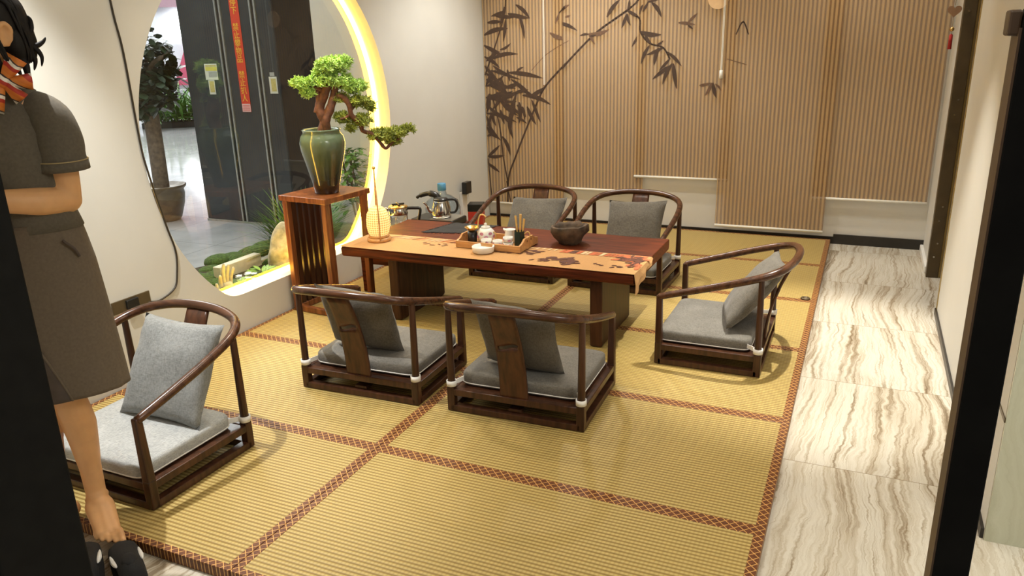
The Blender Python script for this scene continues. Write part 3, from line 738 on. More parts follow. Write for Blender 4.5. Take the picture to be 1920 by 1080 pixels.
# little hand sculpture
t = thing('hand_sculpture', 'small grey sculpture of a hand with raised fingers in the garden bed', 'sculpture', (-1.70, 1.0, .11))
b = MB(); b.tube(catmull([(0, 0, 0), (0, .0, .05), (0, .0, .10)], 3), [.045, .042, .043, .048, .05, .05, .042], 14, flat=.55)
for dx, h, ln in ((-.036, .155, -.018), (-.012, .215, -.004), (.012, .20, .006), (.036, .175, .022)):
    b.tube(catmull([(0, dx, .08), (.004, dx + ln * .4, .08 + (h - .08) * .5), (.02, dx + ln, h)], 4), [.014, .013, .013, .012, .012, .011, .010, .009, .006], 9)
b.tube(catmull([(0, -.04, .03), (.01, -.075, .07), (.015, -.085, .115)], 4), [.016, .015, .014, .013, .012, .011, .010, .009, .006], 9)
b.build('hand', 'sculpture', t, True)
def small_plant(label, loc, n, L, w, mat, spread=.06, flowers=0, name='leafy_plant'):
    t = thing(name, label, 'plant', loc, group='garden bed plants')
    b = MB()
    for k in range(n):
        a = random.uniform(0, 2 * PI); r = random.uniform(0, spread); c = V((r * math.cos(a), r * math.sin(a), random.uniform(.005, .06)))
        leaf_faces(b, c, V((math.cos(a), math.sin(a), random.uniform(.1, 1.3))), random.uniform(.6, 1) * L, w * random.uniform(.7, 1.1), curl=.4)
    b.build('leaves', mat, t, fixn=False)
    b = MB(); b.tube([(0, 0, -.01), (0, 0, .05)], .004, 6); b.build('stem', 'leaf_green', t)
    if flowers:
        for k in range(flowers):
            f = MB(); c = V((random.uniform(-.05, .05), random.uniform(-.06, .06), random.uniform(.05, .09)))
            for q in range(5): leaf_faces(f, c, V((math.cos(q * 1.256), math.sin(q * 1.256), .5)), .022, .010)
            f.build('flower', 'white_petal', t, fixn=False)
small_plant('leafy green plant beside the hand sculpture', (-1.67, 1.10, .12), 70, .045, .011, 'leaf_lime', .06)
small_plant('white flowering plant in the middle of the garden bed', (-1.70, 1.20, .12), 40, .045, .011, 'leaf_lime', .05, 9)
small_plant('bushy lime plant against the standing stone', (-1.72, 1.33, .125), 60, .085, .017, 'leaf_lime', .05)
small_plant('pale leafy plant left of the hand sculpture', (-1.72, .90, .12), 26, .05, .012, 'leaf_lime', .05)
# grass clump behind the plant stand
t = thing('grass_clump', 'arching green grass clump behind the plant stand', 'grass', (-1.98, 2.02, .12))
b = MB(); random.seed(8)
for k in range(420):
    a = random.uniform(0, 2 * PI); el = random.uniform(.75, 1.45); r = random.uniform(0, .10)
    d = V((math.cos(a) * math.cos(el) * .40, math.sin(a) * math.cos(el) * 1.5, math.sin(el)))
    leaf_faces(b, V((r * math.cos(a), 1.8 * r * math.sin(a), 0)), d, random.uniform(.26, .46), .0045, curl=random.uniform(.25, .6))
tag(b.build('blades', 'leaf_grass', t, fixn=False), kind='stuff')
t = thing('leafy_shrub', 'dark leafy shrub rising in the corner of the garden bed', 'shrub', (-1.90, 2.62, .12))
b = MB()
for k in range(5): b.tube(catmull([(0, 0, 0), (random.uniform(-.04, .04), random.uniform(-.05, .05), .3), (random.uniform(-.08, .08), random.uniform(-.12, .08), .62)], 4), .006, 6)
b.build('stems', 'grey_bark', t, True)
b = MB()
for k in range(330):
    z = random.uniform(.2, .66); a = random.uniform(0, 2 * PI); r = random.uniform(.02, .14)
    leaf_faces(b, V((r * math.cos(a), r * math.sin(a) - .05, z)), V((math.cos(a), math.sin(a), random.uniform(-.5, .8))), random.uniform(.05, .09), .016)
tag(b.build('foliage', 'leaf_green', t, fixn=False), kind='stuff')
# ------------------------------------------------------------------ low horseshoe armchairs
HOOP = [(-.287, .232, .335), (-.293, .205, .346), (-.303, .05, .392), (-.306, -.10, .437), (-.290, -.222, .473), (-.235, -.300, .497), (-.13, -.340, .513), (0, -.352, .518)]
HOOP = HOOP + [(-x, y, z) for x, y, z in HOOP[-2::-1]]
def make_chair():
    t = thing('low_armchair', 'x', 'armchair', group='low dark wood horseshoe armchairs')
    W2, D2 = .288, .229
    f = MB()
    for z0, z1, d in ((.0, .028, .034), (.072, .101, .030)):
        for s in (-1, 1):
            f.box2((-W2, s * D2 - d / 2, z0), (W2, s * D2 + d / 2, z1)); f.box2((s * W2 - d / 2, -D2, z0), (s * W2 + d / 2, D2, z1))
    f.box2((-.03, -D2, .03), (.03, D2, .045))
    f.build('base_frame', 'chair_wood', t, bevel=.003)
    d = MB(); d.box2((-W2 + .014, -D2 + .014, .084), (W2 - .014, D2 - .014, .098)); d.build('seat_board', 'chair_wood', t)
    for sx in (-1, 1):
        l = MB(); l.beam((sx * W2, D2, 0), (sx * W2, D2, .11), .034, .034); l.beam((sx * W2, D2, .105), (sx * .287, .232, .345), .033, .033, .027, .027); l.build('front_leg', 'chair_wood', t, bevel=.005)
        l = MB(); l.beam((sx * W2, -D2, 0), (sx * W2, -D2, .11), .034, .034); l.tube([(sx * W2, -D2, .10), (sx * .290, -.226, .28), (sx * .291, -.224, .475)], [.0165, .015, .0125], 14); l.build('rear_leg', 'chair_wood', t, bevel=.004)
    c = catmull(HOOP, 6); n = len(c)
    h = MB(); h.tube(c, [.0155 + .003 * math.sin(PI * i / (n - 1)) for i in range(n)], 14); h.build('hoop_rail', 'chair_rail_wood', t, True)
    # curved back splat with a slot
    s = MB(); cols = [-.058, -.046, -.030, -.015, 0, .015, .030, .042, .058]; rws = [0, .1, .2, .3, .4, .5, .55, .584, .636, .67, .72, .8, .9, 1]
    def spt(x, q):
        z = .072 + q * .44; y = -.232 - .116 * (q ** 1.6) + .012 * math.sin(PI * q)
        wsc = 1.06 - .12 * q
        slot = math.exp(-((q - .61) / .05) ** 2) * .010 * math.sin(x / .042 * 2.2 + .4)
        return V((x * wsc, y, z + slot))
    vs = [spt(x, q) for q in rws for x in cols]; nc = len(cols); fs = []
    for i in range(len(rws) - 1):
        for k in range(nc - 1):
            if rws[i] == .584 and 1 <= k <= 6: continue
            fs.append((i * nc + k, i * nc + k + 1, (i + 1) * nc + k + 1, (i + 1) * nc + k))
    s.add(vs, fs); s.build('back_splat', 'splat_wood', t, True, solid=.012, fixn=True)
    # tied seat cushion
    cu = MB(); hx, hy, th = .266, .216, .060; ch = .035; N = 22
    def outline(q):   # superellipse ring with cut corners
        P = []
        for i in range(48):
            a = 2 * PI * i / 48; ca, sa = math.cos(a), math.sin(a); e = .16
            P.append((math.copysign(abs(ca) ** e, ca) * hx * q[0], math.copysign(abs(sa) ** e, sa) * hy * q[0] + .026))
        return P
    prof = [(.0, .0), (.6, .0), (.96, .001), (.99, .006), (1.0, .012), (1.005, .036), (1.0, .050), (.985, .056), (.95, .060), (.8, .063), (.5, .066), (.2, .067), (.0, .067)]
    rings = [[V((x, y, .100 + z + .0025 * pnoise(V((x * 9, y * 9, z * 20))))) for x, y in outline((max(q, .001), 0))] for q, z in prof]
    cu.loft(rings); cush = cu.build('seat_cushion', 'grey_fabric', t, True)
    for zz in (.112,):
        p = MB(); p.tube([V((x * 1.002, y * 1.002, zz)) for x, y in outline((1, 0))], .0028, 6, closed=True); p.build('piping', 'white_piping', cush, True)
    for sx in (-1, 1):
        tpb = MB()
        rr = .0205
        vs = []
        for z in (.112, .136):
            for k in range(16):
                a = 2 * PI * k / 16; vs.append(V((sx * W2 + rr * math.cos(a), -D2 + rr * math.sin(a), z)))
        tpb.add(vs, [(k, (k + 1) % 16, 16 + (k + 1) % 16, 16 + k) for k in range(16)])
        o = tpb.build('tie_strap', 'white_strap', cush, True, solid=.003)
        q = MB(); q.beam((sx * (W2 - .012), -D2 + .012, .124), (sx * (W2 - .040), -D2 + .066, .130), .003, .020); q.build('tie_end', 'white_strap', o, solid=0)
    return t
chair = make_chair()
def pose(o, x, y, rz, label):
    o.location = (x, y, 0); o.rotation_euler = (0, 0, rz); o['label'] = label; return o
CH = [(-.775, -.408, PI - .01, 'nearest low horseshoe armchair, beside the woman, with a brightly lit grey cushion'),
      (-.345, .605, .035, 'low armchair seen from behind, left of the two before the table'),
      (.400, .640, .035, 'low armchair seen from behind, right of the two before the table'),
      (1.045, 1.490, PI / 2, 'low armchair on the right, side on to the table end'),
      (-.430, 2.450, PI, 'rear left low armchair behind the tea tray'),
      (.285, 2.445, PI - .02, 'rear right low armchair behind the rough bowl')]
pose(chair, *CH[0])
for a in CH[1:]: pose(copy_tree(chair), *a)
for ch in chair.children:      # bright light on the nearest cushion, put into a paler fabric copy
    if ch.name.startswith('seat_cushion'): ch.data = ch.data.copy(); ch.data.materials[0] = M['lit_fabric']; ch['label'] = 'brightly lit grey seat cushion'

# ------------------------------------------------------------------ throw pillows
def pillow(x, y, z, yaw, lean, twist, size, label, seed, mat='pillow_fabric', T=.055, bend=0.0):
    b = MB(); N = 20; top, bot = [], []
    for i in range(N + 1):
        for k in range(N + 1):
            u, v = 2 * i / N - 1, 2 * k / N - 1
            pin = 1 - .075 * (1 - v * v) * abs(u) ** 3 - 0; pin2 = 1 - .075 * (1 - u * u) * abs(v) ** 3
            px, py = u * pin * size / 2, v * pin2 * size / 2
            e = max(0, (1 - u ** 2) * (1 - v ** 2)); th = T * e ** .42
            w = pnoise(V((u * 1.7 + seed, v * 1.7, seed * 2.3))) * .010 + pnoise(V((u * 4 + seed, v * 4, seed))) * .004 * (1 - e)
            bz = -bend * (u * u) * .5
            top.append(V((px, py, th + w + bz))); bot.append(V((px, py, -th + w * .6 + bz)))
    n1 = N + 1; fs = []
    for i in range(N):
        for k in range(N):
            a = i * n1 + k; fs.append((a, a + n1, a + n1 + 1, a + 1)); o = n1 * n1; fs.append((o + a, o + a + 1, o + a + n1 + 1, o + a + n1))
    # weld the rim
    b.add(top + bot, fs)
    o = b.build('throw_pillow', mat, None, True, fixn=False)
    bm = bmesh.new(); bm.from_mesh(o.data); bmesh.ops.remove_doubles(bm, verts=bm.verts, dist=.0016); bmesh.ops.recalc_face_normals(bm, faces=bm.faces); bm.to_mesh(o.data); bm.free()
    # pillow plane: local x right, y up, z out of the front; stands up, leans back by lean, facing yaw (+Y at 0)
    R = Matrix.Rotation(yaw + PI, 4, 'Z') @ Matrix.Rotation(PI / 2 - lean, 4, 'X') @ Matrix.Rotation(twist, 4, 'Z')
    o.matrix_world = Matrix.Translation(V((x, y, z))) @ R
    tag(o, label, 'pillow', 'grey throw pillows'); return o
PL = [(-.715, -.285, .338, PI + .03, .50, -.02, .40, 'brightly lit grey pillow leaning in the nearest armchair', 1, 'lit_pillow_fabric'),
      (-.365, .465, .330, .05, .46, .10, .37, 'grey pillow seen from behind in the left of the two front armchairs', 2),
      (.395, .500, .330, -.04, .46, .06, .37, 'grey pillow seen from behind in the right of the two front armchairs', 3),
      (1.200, 1.50, .325, PI / 2 + .14, .68, .10, .41, 'grey pillow leaning in the side-on right armchair', 4),
      (-.395, 2.545, .312, PI - .05, .72, .05, .41, 'grey pillow in the rear left armchair', 5),
      (.31, 2.550, .326, PI - .06, .58, .06, .39, 'grey pillow in the rear right armchair', 6)]
for a in PL: pillow(*a)

# ------------------------------------------------------------------ low tea table
TZ = .425
t = thing('tea_table', 'long low dark wood tea table on two slab legs, with a printed runner', 'table', (-.17, 1.595, 0))
s = MB()
N = 40
def tt(u, side):   # slightly live edges
    x = -.85 + 1.70 * u
    y = side * .372 + .010 * pnoise(V((u * 5, side * 3, 1))) + (-.012 if side > 0 else 0)
    return x, y
rings = []
for i in range(N + 1):
    u = i / N; xa, ya = tt(u, -1); xb, yb = tt(u, 1); e = .008 * pnoise(V((ya * 3, 2, 2)))
    zt, zb_ = TZ, TZ - .060
    rings.append([V((xa, ya, zb_ + .012)), V((xa, ya - .003, TZ - .012)), V((xa, ya + .006, zt)), V((xb, yb - .006, zt)), V((xb, yb + .003, TZ - .012)), V((xb, yb, zb_ + .012)), V((xb, yb - .012, zb_)), V((xa, ya + .012, zb_))])
s.loft(rings); s.build('tabletop', 'table_wood', t, bevel=.004)
for x0, x1 in ((-.58, -.515), (.610, .675)):
    l = MB(); R1 = [(-.315, 0), (-.320, .08), (-.320, TZ - .062), (.195, TZ - .062), (.195, .012), (.188, 0), (-.305, 0)]
    l.prism([V((x0, y, z)) for y, z in R1], (x1 - x0, 0, 0)); l.build('slab_leg', 'leg_wood', t, bevel=.012, seg=3)

# printed runner
b = MB(); NX, NY = 60, 12
rx0, rx1, ry0, ry1 = -1.026, .684, 1.214, 1.545
def rp(u, v):
    x = rx0 + (rx1 - rx0) * u; y = ry0 + (ry1 - ry0) * v; z = TZ + .0025
    y += .006 * math.sin(u * 9) * v
    ex = max(0, x - .742)
    return V((x, y, z))
vs = [rp(i / NX, k / NY) for i in range(NX + 1) for k in range(NY + 1)]
b.add(vs, [(i * (NY + 1) + k, (i + 1) * (NY + 1) + k, (i + 1) * (NY + 1) + k + 1, i * (NY + 1) + k + 1) for i in range(NX) for k in range(NY)])
# right end hanging over, its front corner drawn to a point
e0 = [rp(1, k / NY) for k in range(NY + 1)]
lay = [e0]
for s_ in (.25, .5, .75, 1):
    row = []
    for k, q in enumerate(e0):
        v = k / NY; drop = (.088 * (1 - v) ** 1.1 + .014) * s_
        row.append(V((q.x + .010 * min(1, s_ * 2) + .007 * math.sin(v * 17) * s_, q.y - .010 * s_ * (1 - v), TZ + .002 - drop)))
    lay.append(row)
base = len(b.v)
b.add([q for r in lay for q in r], [(i * (NY + 1) + k, (i + 1) * (NY + 1) + k, (i + 1) * (NY + 1) + k + 1, i * (NY + 1) + k + 1) for i in range(4) for k in range(NY)])
# front corner flap hanging over the long edge
F = [rp((NX - 5 + i) / NX, 0) for i in range(6)]
fl_ = []
for s_ in (0, .3, .6, 1):
    fl_.append([V((q.x + .004 * s_, q.y - (.006 if s_ else 0) - .004 * s_, q.z - s_ * .165 * (i / 5) ** 1.3)) for i, q in enumerate(F)])
0 and b.add([q for r in fl_ for q in r], [(i * 6 + k, i * 6 + k + 1, (i + 1) * 6 + k + 1, (i + 1) * 6 + k) for i in range(3) for k in range(5)])
# print: stripes along the back edge, blossoms, branches and brush strokes
pz = TZ + .0047
def quad(x0, x1, y0, y1, m_, sh=0): b.cur = m_; b.add([(x0, y0, pz), (x1, y0, pz), (x1 + sh, y1, pz), (x0 + sh, y1, pz)], [(0, 1, 2, 3)])
random.seed(21)
def blob(x, y, r, m_, st=1.0, rot=0):
    b.cur = m_; k = random.uniform(0, 9); P = []
    for i in range(12):
        a = 2 * PI * i / 12; rr = r * (1 + .45 * pnoise(V((math.cos(a) * 2 + k, math.sin(a) * 2, k))))
        px, py = rr * st * math.cos(a), rr * math.sin(a); P.append((x + px * math.cos(rot) - py * math.sin(rot), y + px * math.sin(rot) + py * math.cos(rot), pz + random.uniform(0, .0004)))
    b.poly(P)
xx = .20
while xx < .655:
    w = random.choice([.014, .02, .03]); quad(xx, xx + w, 1.478, 1.538, random.choice([1, 1, 2, 1, 3]), .012); xx += w + .006
xx = -.86
while xx < -.40:
    quad(xx, xx + .010, 1.47, 1.535, random.choice([3, 3, 2, 1]), .055); xx += random.choice([.022, .03, .04])
xx = .02
while xx < .17: quad(xx, xx + .012, 1.50, 1.535, random.choice([2, 3]), .008); xx += .035
for k in range(16): blob(random.gauss(.295, .045), random.gauss(1.325, .028), random.uniform(.010, .020), 2, 1.6, .5)
for k in range(10): blob(random.gauss(.18, .02), random.gauss(1.315, .012), .006, 2, 3.0, .9)
for k in range(26): blob(min(.672, random.gauss(.60, .045)), random.gauss(1.46, .028), random.uniform(.007, .016), random.choice([2, 2, 1]), 2.2, random.uniform(-.3, .6))
for k in range(12): blob(min(.672, random.gauss(.65, .02)), random.gauss(1.37, .05), random.uniform(.008, .015), random.choice([2, 1]), 2.2, random.uniform(.6, 1.6))
for k in range(14): blob(random.gauss(.05, .07), random.gauss(1.43, .025), random.uniform(.005, .009), 2, 3, random.uniform(-.2, .5))
for k in range(8): blob(random.gauss(-.07, .05), random.gauss(1.38, .02), .005, 2, 3.2, random.uniform(-.3, .3))
for k in range(9): blob(-.60 + .02 * k + random.uniform(-.01, .01), random.uniform(1.38, 1.45), .005, 2, 2.6, random.uniform(-.5, .9))
for k in range(5): blob(.56 + random.uniform(-.03, .03), 1.31 + random.uniform(-.02, .02), .006, 2, 2.5, random.uniform(-.6, .9))
for k in range(3): blob(.45 + .02 * k, 1.33 - .01 * k, .006, 2, 2, .5)
o = b.build('table_runner', ['table_cloth', 'cloth_orange', 'cloth_brown', 'cloth_pale'], None, fixn=False)
tag(o, 'tan printed runner along the table front, its right corner hanging to a point', 'table runner')

# ------------------------------------------------------------------ things on the table
t = thing('woven_lamp', 'glowing woven bamboo lantern with a tall thin handle on the table left end', 'lamp', (-.875, 1.395, TZ + .004))
b = MB(); b.lathe([(.066, 0), (.068, .004), (.068, .018), (.060, .021)], 36); b.lathe([(.058, .021), (.060, .026), (.058, .034), (.052, .034)], 36); b.build('base', 'bamboo_wood', t, True)
b = MB(); b.lathe([(.050, .034), (.060, .05), (.066, .08), (.066, .125), (.060, .160), (.045, .186), (.022, .200), (.010, .203)], 40); b.build('shade', 'bamboo_weave', t, True)
b = MB(); hpts = [(.066 * math.cos(0), 0, .03)] 
HP = catmull([(.0690, 0, .02), (.0700, 0, .14), (.045, 0, .25), (.012, 0, .33), (0, 0, .41)], 5)
for sgn in (-1, 1): b.tube([V((q.x * sgn * .62, q.x * sgn * -.78, q.z)) for q in HP], .0040, 8)
b.build('handle', 'bamboo_wood', t, True)
b = MB(); b.ball((0, 0, .418), .010); b.build('finial', 'gold', t, True)
# tray and tea set
t = thing('tea_tray', 'bamboo tray with swept-up ends carrying the tea set', 'tray', (-.178, 1.510, TZ + .005), -.03)
b = MB(); b.box2((-.185, -.110, 0), (.185, .110, .008)); b.build('tray_base', 'bamboo_wood', t, bevel=.002)
for sy in (-1, 1):
    b = MB(); b.box2((-.19, sy * .112 - .006, 0), (.19, sy * .112 + .006, .036)); b.build('long_side', 'bamboo_wood', t, bevel=.002)
for sx in (-1, 1):
    b = MB(); P = [(-.118, 0), (.118, 0), (.118, .036), (.08, .044), (.05, .062), (-.05, .062), (-.08, .044), (-.118, .036)]
    b.prism([V((sx * .19 - .006, y, z)) for y, z in P], (.012, 0, 0)); e = b.build('end_handle', 'bamboo_wood', t, bevel=.002)
    q = MB()
    for y in (-.025, .025): q.tube([(sx * .19 + sx * .0062, y, .045), (sx * .19 + sx * .0068, y, .045)], .005, 10)
    q.build('handle_hole', 'cloth_brown', e)
ZB = TZ + .0135
def cup(x, y, r, h, label, z=ZB, mat='pink_glaze'):
    t = thing('tea_cup', label, 'cup', (x, y, z), group='white floral tea cups')
    b = MB(); b.lathe([(r * .6, 0), (r * .85, h * .15), (r, h * .55), (r * .98, h), (r * .90, h), (r * .9, h * .55), (r * .7, h * .25), (.0005, h * .2)], 24); b.build('cup_body', 'white_ceramic', t, True)
    b = MB()
    for k in range(5):
        a = k * 1.3 + x * 40; q = V((math.cos(a), math.sin(a), 0)); tt_ = V((-q.y, q.x, 0)); c = q * (r * 1.0 + .0012) + V((0, 0, h * (.5 + .12 * (k % 2))))
        b.poly([c + tt_ * (.0085 * math.cos(w)) + V((0, 0, .006 * math.sin(w))) for w in [2 * PI * i / 10 for i in range(10)]])
    b.build('painted_flower', mat, t)
    return t
cup(-.215, 1.452, .030, .036, 'white floral tea cup nearest the teapot, fullest on the tray')
cup(-.148, 1.455, .028, .034, 'white floral tea cup in the middle of the tray front row')
cup(-.088, 1.462, .029, .026, 'lower white cup of the stacked pair beside the black tool pot')
cup(-.088, 1.462, .028, .030, 'upper white floral cup of the stacked pair beside the black tool pot', ZB + .0255)
t = thing('teapot', 'white floral teapot with a tall gold loop handle on the tray', 'teapot', (-.255, 1.530, ZB))
b = MB(); b.lathe([(.028, 0), (.044, .012), (.052, .036), (.047, .062), (.030, .078), (.022, .080)], 28); b.build('pot_body', 'white_ceramic', t, True)
b = MB(); b.lathe([(.028, .078), (.024, .088), (.006, .094), (.009, .103), (.002, .107)], 20); b.build('lid', 'white_ceramic', t, True)
b = MB(); b.tube([(-.045, -.01, .03), (-.068, -.015, .05), (-.078, -.018, .072)], [.012, .009, .006], 10); b.build('spout', 'white_ceramic', t, True)
b = MB(); b.tube(catmull([(-.042, .0, .055), (-.046, 0, .10), (-.034, 0, .145), (-.012, 0, .152), (.004, 0, .14)], 5), .0042, 8); b.tube(catmull([(.044, 0, .06), (.060, 0, .05), (.062, 0, .02)], 5), .004, 8); b.build('loop_handle', 'gold_wood', t, True)
b = MB()
for k in range(9):
    a = -2.6 + k * .5; r_ = .0533 if k % 2 else .0502; q = V((math.cos(a), math.sin(a), 0)); tt_ = V((-q.y, q.x, 0)); c = q * r_ + V((0, 0, .036 if k % 2 else .054))
    b.poly([c + tt_ * (.012 * math.cos(w)) + V((0, 0, .009 * math.sin(w))) for w in [2 * PI * i / 10 for i in range(10)]])
b.build('painted_flower', 'pink_glaze', t)
t = thing('tea_funnel', 'black cup topped with a wide gold tea strainer at the tray left end', 'strainer', (-.325, 1.500, ZB))
b = MB(); b.lathe([(.024, 0), (.026, .01), (.026, .062), (.022, .062)], 20); b.build('cup_body', 'black_plastic', t, True)
b = MB(); b.lathe([(.010, .052), (.018, .064), (.040, .084), (.041, .087), (.037, .085), (.012, .066), (.001, .062)], 24); b.build('strainer_bowl', 'gold', t, True)
t = thing('milk_pitcher', 'plain white ceramic pitcher behind the stacked cups', 'pitcher', (-.118, 1.560, ZB))
b = MB(); b.lathe([(.024, 0), (.032, .015), (.033, .04), (.027, .068), (.030, .074), (.025, .072)], 22); b.build('pitcher_body', 'white_ceramic', t, True)
b = MB(); b.tube([(-.02, 0, .062), (-.035, 0, .070), (-.043, 0, .075)], [.011, .008, .004], 8); b.build('spout', 'white_ceramic', t, True)
t = thing('tool_pot', 'black tea tool holder with wooden tools at the tray right end', 'tool holder', (-.035, 1.495, ZB))
b = MB(); b.lathe([(.030, 0), (.032, .004), (.030, .085), (.026, .085), (.026, .02), (.001, .02)], 6); b.build('holder', 'dark_green_lacquer', t)
for dx, dy, lx, ly, L in ((-.008, .004, -.018, .01, .165), (.004, -.004, .012, -.01, .18), (.010, .008, .012, .012, .15), (-.002, .010, 0, .02, .172)):
    b = MB(); b.beam((dx, dy, .022), (dx + lx, dy + ly, L), .006, .005, .013, .004); b.build('wooden_tool', 'gold_wood', t, bevel=.001)
b = MB(); b.tube(catmull([(.028, 0, .07), (.05, 0, .085), (.062, 0, .07), (.06, 0, .045)], 5), .003, 7); b.build('tool_hook', 'gold_wood', t, True)
# ashtray, bowl, mat
t = thing('ash_dish', 'round white dish with an incense stub, before the tray on the runner', 'dish', (-.185, 1.352, TZ + .005))
b = MB(); b.lathe([(.052, 0), (.058, .004), (.061, .030), (.060, .034), (.055, .034), (.052, .020), (.001, .018)], 36); b.build('dish_body', 'white_ceramic', t, True)
b = MB(); b.tube([(-.01, .05, .03), (-.012, .062, .040)], .003, 8); b.build('incense_stub', 'cloth_brown', t)
b = MB(); rb = lambda a, z: 1 + .16 * pnoise(V((math.cos(a) * 2.2, math.sin(a) * 2.2, z * 30))) + .10 * pnoise(V((math.cos(a) * 6, math.sin(a) * 6, z * 60)))
b.lathe([(.055, 0), (.062, .012), (.082, .040), (.096, .072), (.100, .100), (.092, .104), (.080, .08), (.05, .045), (.001, .035)], 48, wob=rb)
for i, v in enumerate(b.v):
    q = V(v)
    if q.z > .08: b.v[i] = (q.x, q.y, q.z + .012 * pnoise(V((q.x * 22, q.y * 22, 3))) + .05 * q.x)
o = b.build('rustic_bowl', 'rough_bowl', None, True, loc=(.180, 1.690, TZ)); tag(o, 'rough brown rustic bowl on the table right half', 'bowl')
b = MB(); NN = 24
vs = []
mc = [V((-.735, 1.655, 0)), V((-.435, 1.725, 0)), V((-.375, 1.945, 0)), V((-.668, 1.935, 0))]
for i in range(NN + 1):
    for k in range(NN + 1):
        u, v = i / NN, k / NN; q = mc[0].lerp(mc[1], u).lerp(mc[3].lerp(mc[2], u), v); ed = 1 if i in (0, NN) or k in (0, NN) else 0
        q += V((random.uniform(-.006, .006), random.uniform(-.006, .006), 0)) * ed
        vs.append(V((q.x, q.y, TZ + .003 + .004 * abs(pnoise(V((q.x * 14, q.y * 14, 0)))))))
b.add(vs, [(i * (NN + 1) + k, (i + 1) * (NN + 1) + k, (i + 1) * (NN + 1) + k + 1, i * (NN + 1) + k + 1) for i in range(NN) for k in range(NN)])
for i in range(60):
    u = i / 60; q = mc[0].lerp(mc[1], u) if i % 2 else mc[0].lerp(mc[3], u); d = V((random.uniform(-.012, .006), -.016, -.0008)) if i % 2 else V((-.018, random.uniform(-.01, .01), -.0008))
    b.tube([q + V((0, 0, TZ + .003)), q + d + V((0, 0, TZ + .002))], .0016, 5)
o = b.build('cloth_mat', 'black_cloth', None, True, fixn=False); tag(o, 'black fringed cloth mat lying askew at the table back left', 'mat')

# ------------------------------------------------------------------ kettle cart behind the table
t = thing('tea_cart', 'narrow low wooden side cart under the kettles at the table left end', 'side table', (-1.02, 2.06, 0))
b = MB(); b.box2((-.20, -.40, .285), (.17, .42, .310)); b.build('cart_top', 'table_wood', t, bevel=.004)
for x in (-.18, .15):
    for y in (-.375, .395):
        b = MB(); b.beam((x, y, 0), (x, y, .286), .030, .030, .036, .036); b.build('leg', 'table_wood', t, bevel=.004)
b = MB(); b.box2((-.16, -.385, .185), (.13, -.367, .285)); b.build('apron', 'table_wood', t)
b = MB(); b.box2((-.16, .385, .225), (.13, .403, .285)); b.build('rear_apron', 'table_wood', t)
t = thing('tea_stove', 'black twin tea stove with a grey top and curved filling spout', 'tea stove', (-1.055, 2.335, .311))
b = MB(); b.box2((-.13, -.10, 0), (.20, .11, .045)); b.build('stove_body', 'black_plastic', t, bevel=.008)
b = MB(); b.box2((.02, -.095, .045), (.19, .10, .049)); b.build('grey_top', 'metal_dull', t)
b = MB(); b.tube(catmull([(.02, .05, .045), (.02, .05, .14), (.0, .045, .185), (-.05, .03, .20), (-.11, .0, .185), (-.125, -.005, .17)], 6), [.020] * 6 + [.022] * 12 + [.016] * 6 + [.011] * 6 + [.009], 12); b.build('filling_spout', 'black_plastic', t, True)
t = thing('steel_kettle', 'shiny steel kettle with a black handle and lid behind the table', 'kettle', (-.990, 2.325, .361))
b = MB(); b.lathe([(.060, 0), (.068, .004), (.070, .025), (.064, .07), (.052, .110), (.048, .118)], 36); b.build('kettle_body', 'metal', t, True)
b = MB(); b.lathe([(.050, .114), (.052, .122), (.046, .132), (.02, .136), (.001, .136)], 30); b.build('lid', 'black_plastic', t, True)
b = MB(); b.tube(catmull([(-.045, -.045, .035), (-.060, -.062, .06), (-.068, -.072, .09), (-.085, -.088, .115)], 5), [.013] * 5 + [.010] * 5 + [.007] * 5 + [.005], 10); b.build('spout', 'metal', t, True)
b = MB(); b.tube(catmull([(.040, .03, .118), (.085, .05, .115), (.100, .055, .075), (.088, .045, .035), (.062, .03, .028)], 6), .0085, 10); b.build('handle', 'black_plastic', t, True)
t = thing('glass_kettle', 'glass kettle with a steel collar, between the lantern and the steel kettle', 'kettle', (-1.145, 2.03, .311))
b = MB(); b.lathe([(.056, 0), (.060, .003), (.060, .128), (.056, .128), (.056, .006), (.001, .006)], 36); b.build('glass_body', 'clear_glass', t, True)
b = MB(); b.lathe([(.054, .007), (.0555, .009), (.0555, .045), (.001, .045)], 30); b.build('tea_inside', 'kettle_water', t, True)
b = MB(); b.lathe([(.0615, .122), (.0625, .124), (.0625, .166), (.058, .170), (.057, .166)], 36); b.build('collar', 'metal', t, True)
b = MB(); b.lathe([(.060, .168), (.064, .171), (.060, .178), (.03, .185), (.001, .185)], 30); l_ = b.build('lid', 'gold', t, True)
b = MB(); b.beam((-.03, -.03, .190), (.03, .03, .190), .012, .010); b.beam((-.03, .03, .190), (.03, -.03, .190), .012, .010); b.build('lid_knob', 'black_plastic', l_, bevel=.003)
b = MB(); b.tube(catmull([(.055, .03, .160), (.095, .055, .158), (.125, .07, .150), (.115, .066, .09), (.100, .055, .03)], 6), .010, 10); b.build('handle', 'black_plastic', t, True)
b = MB(); b.tube([(-.055, -.03, .155), (-.075, -.042, .165)], [.012, .006], 10); b.build('spout', 'metal', t, True)
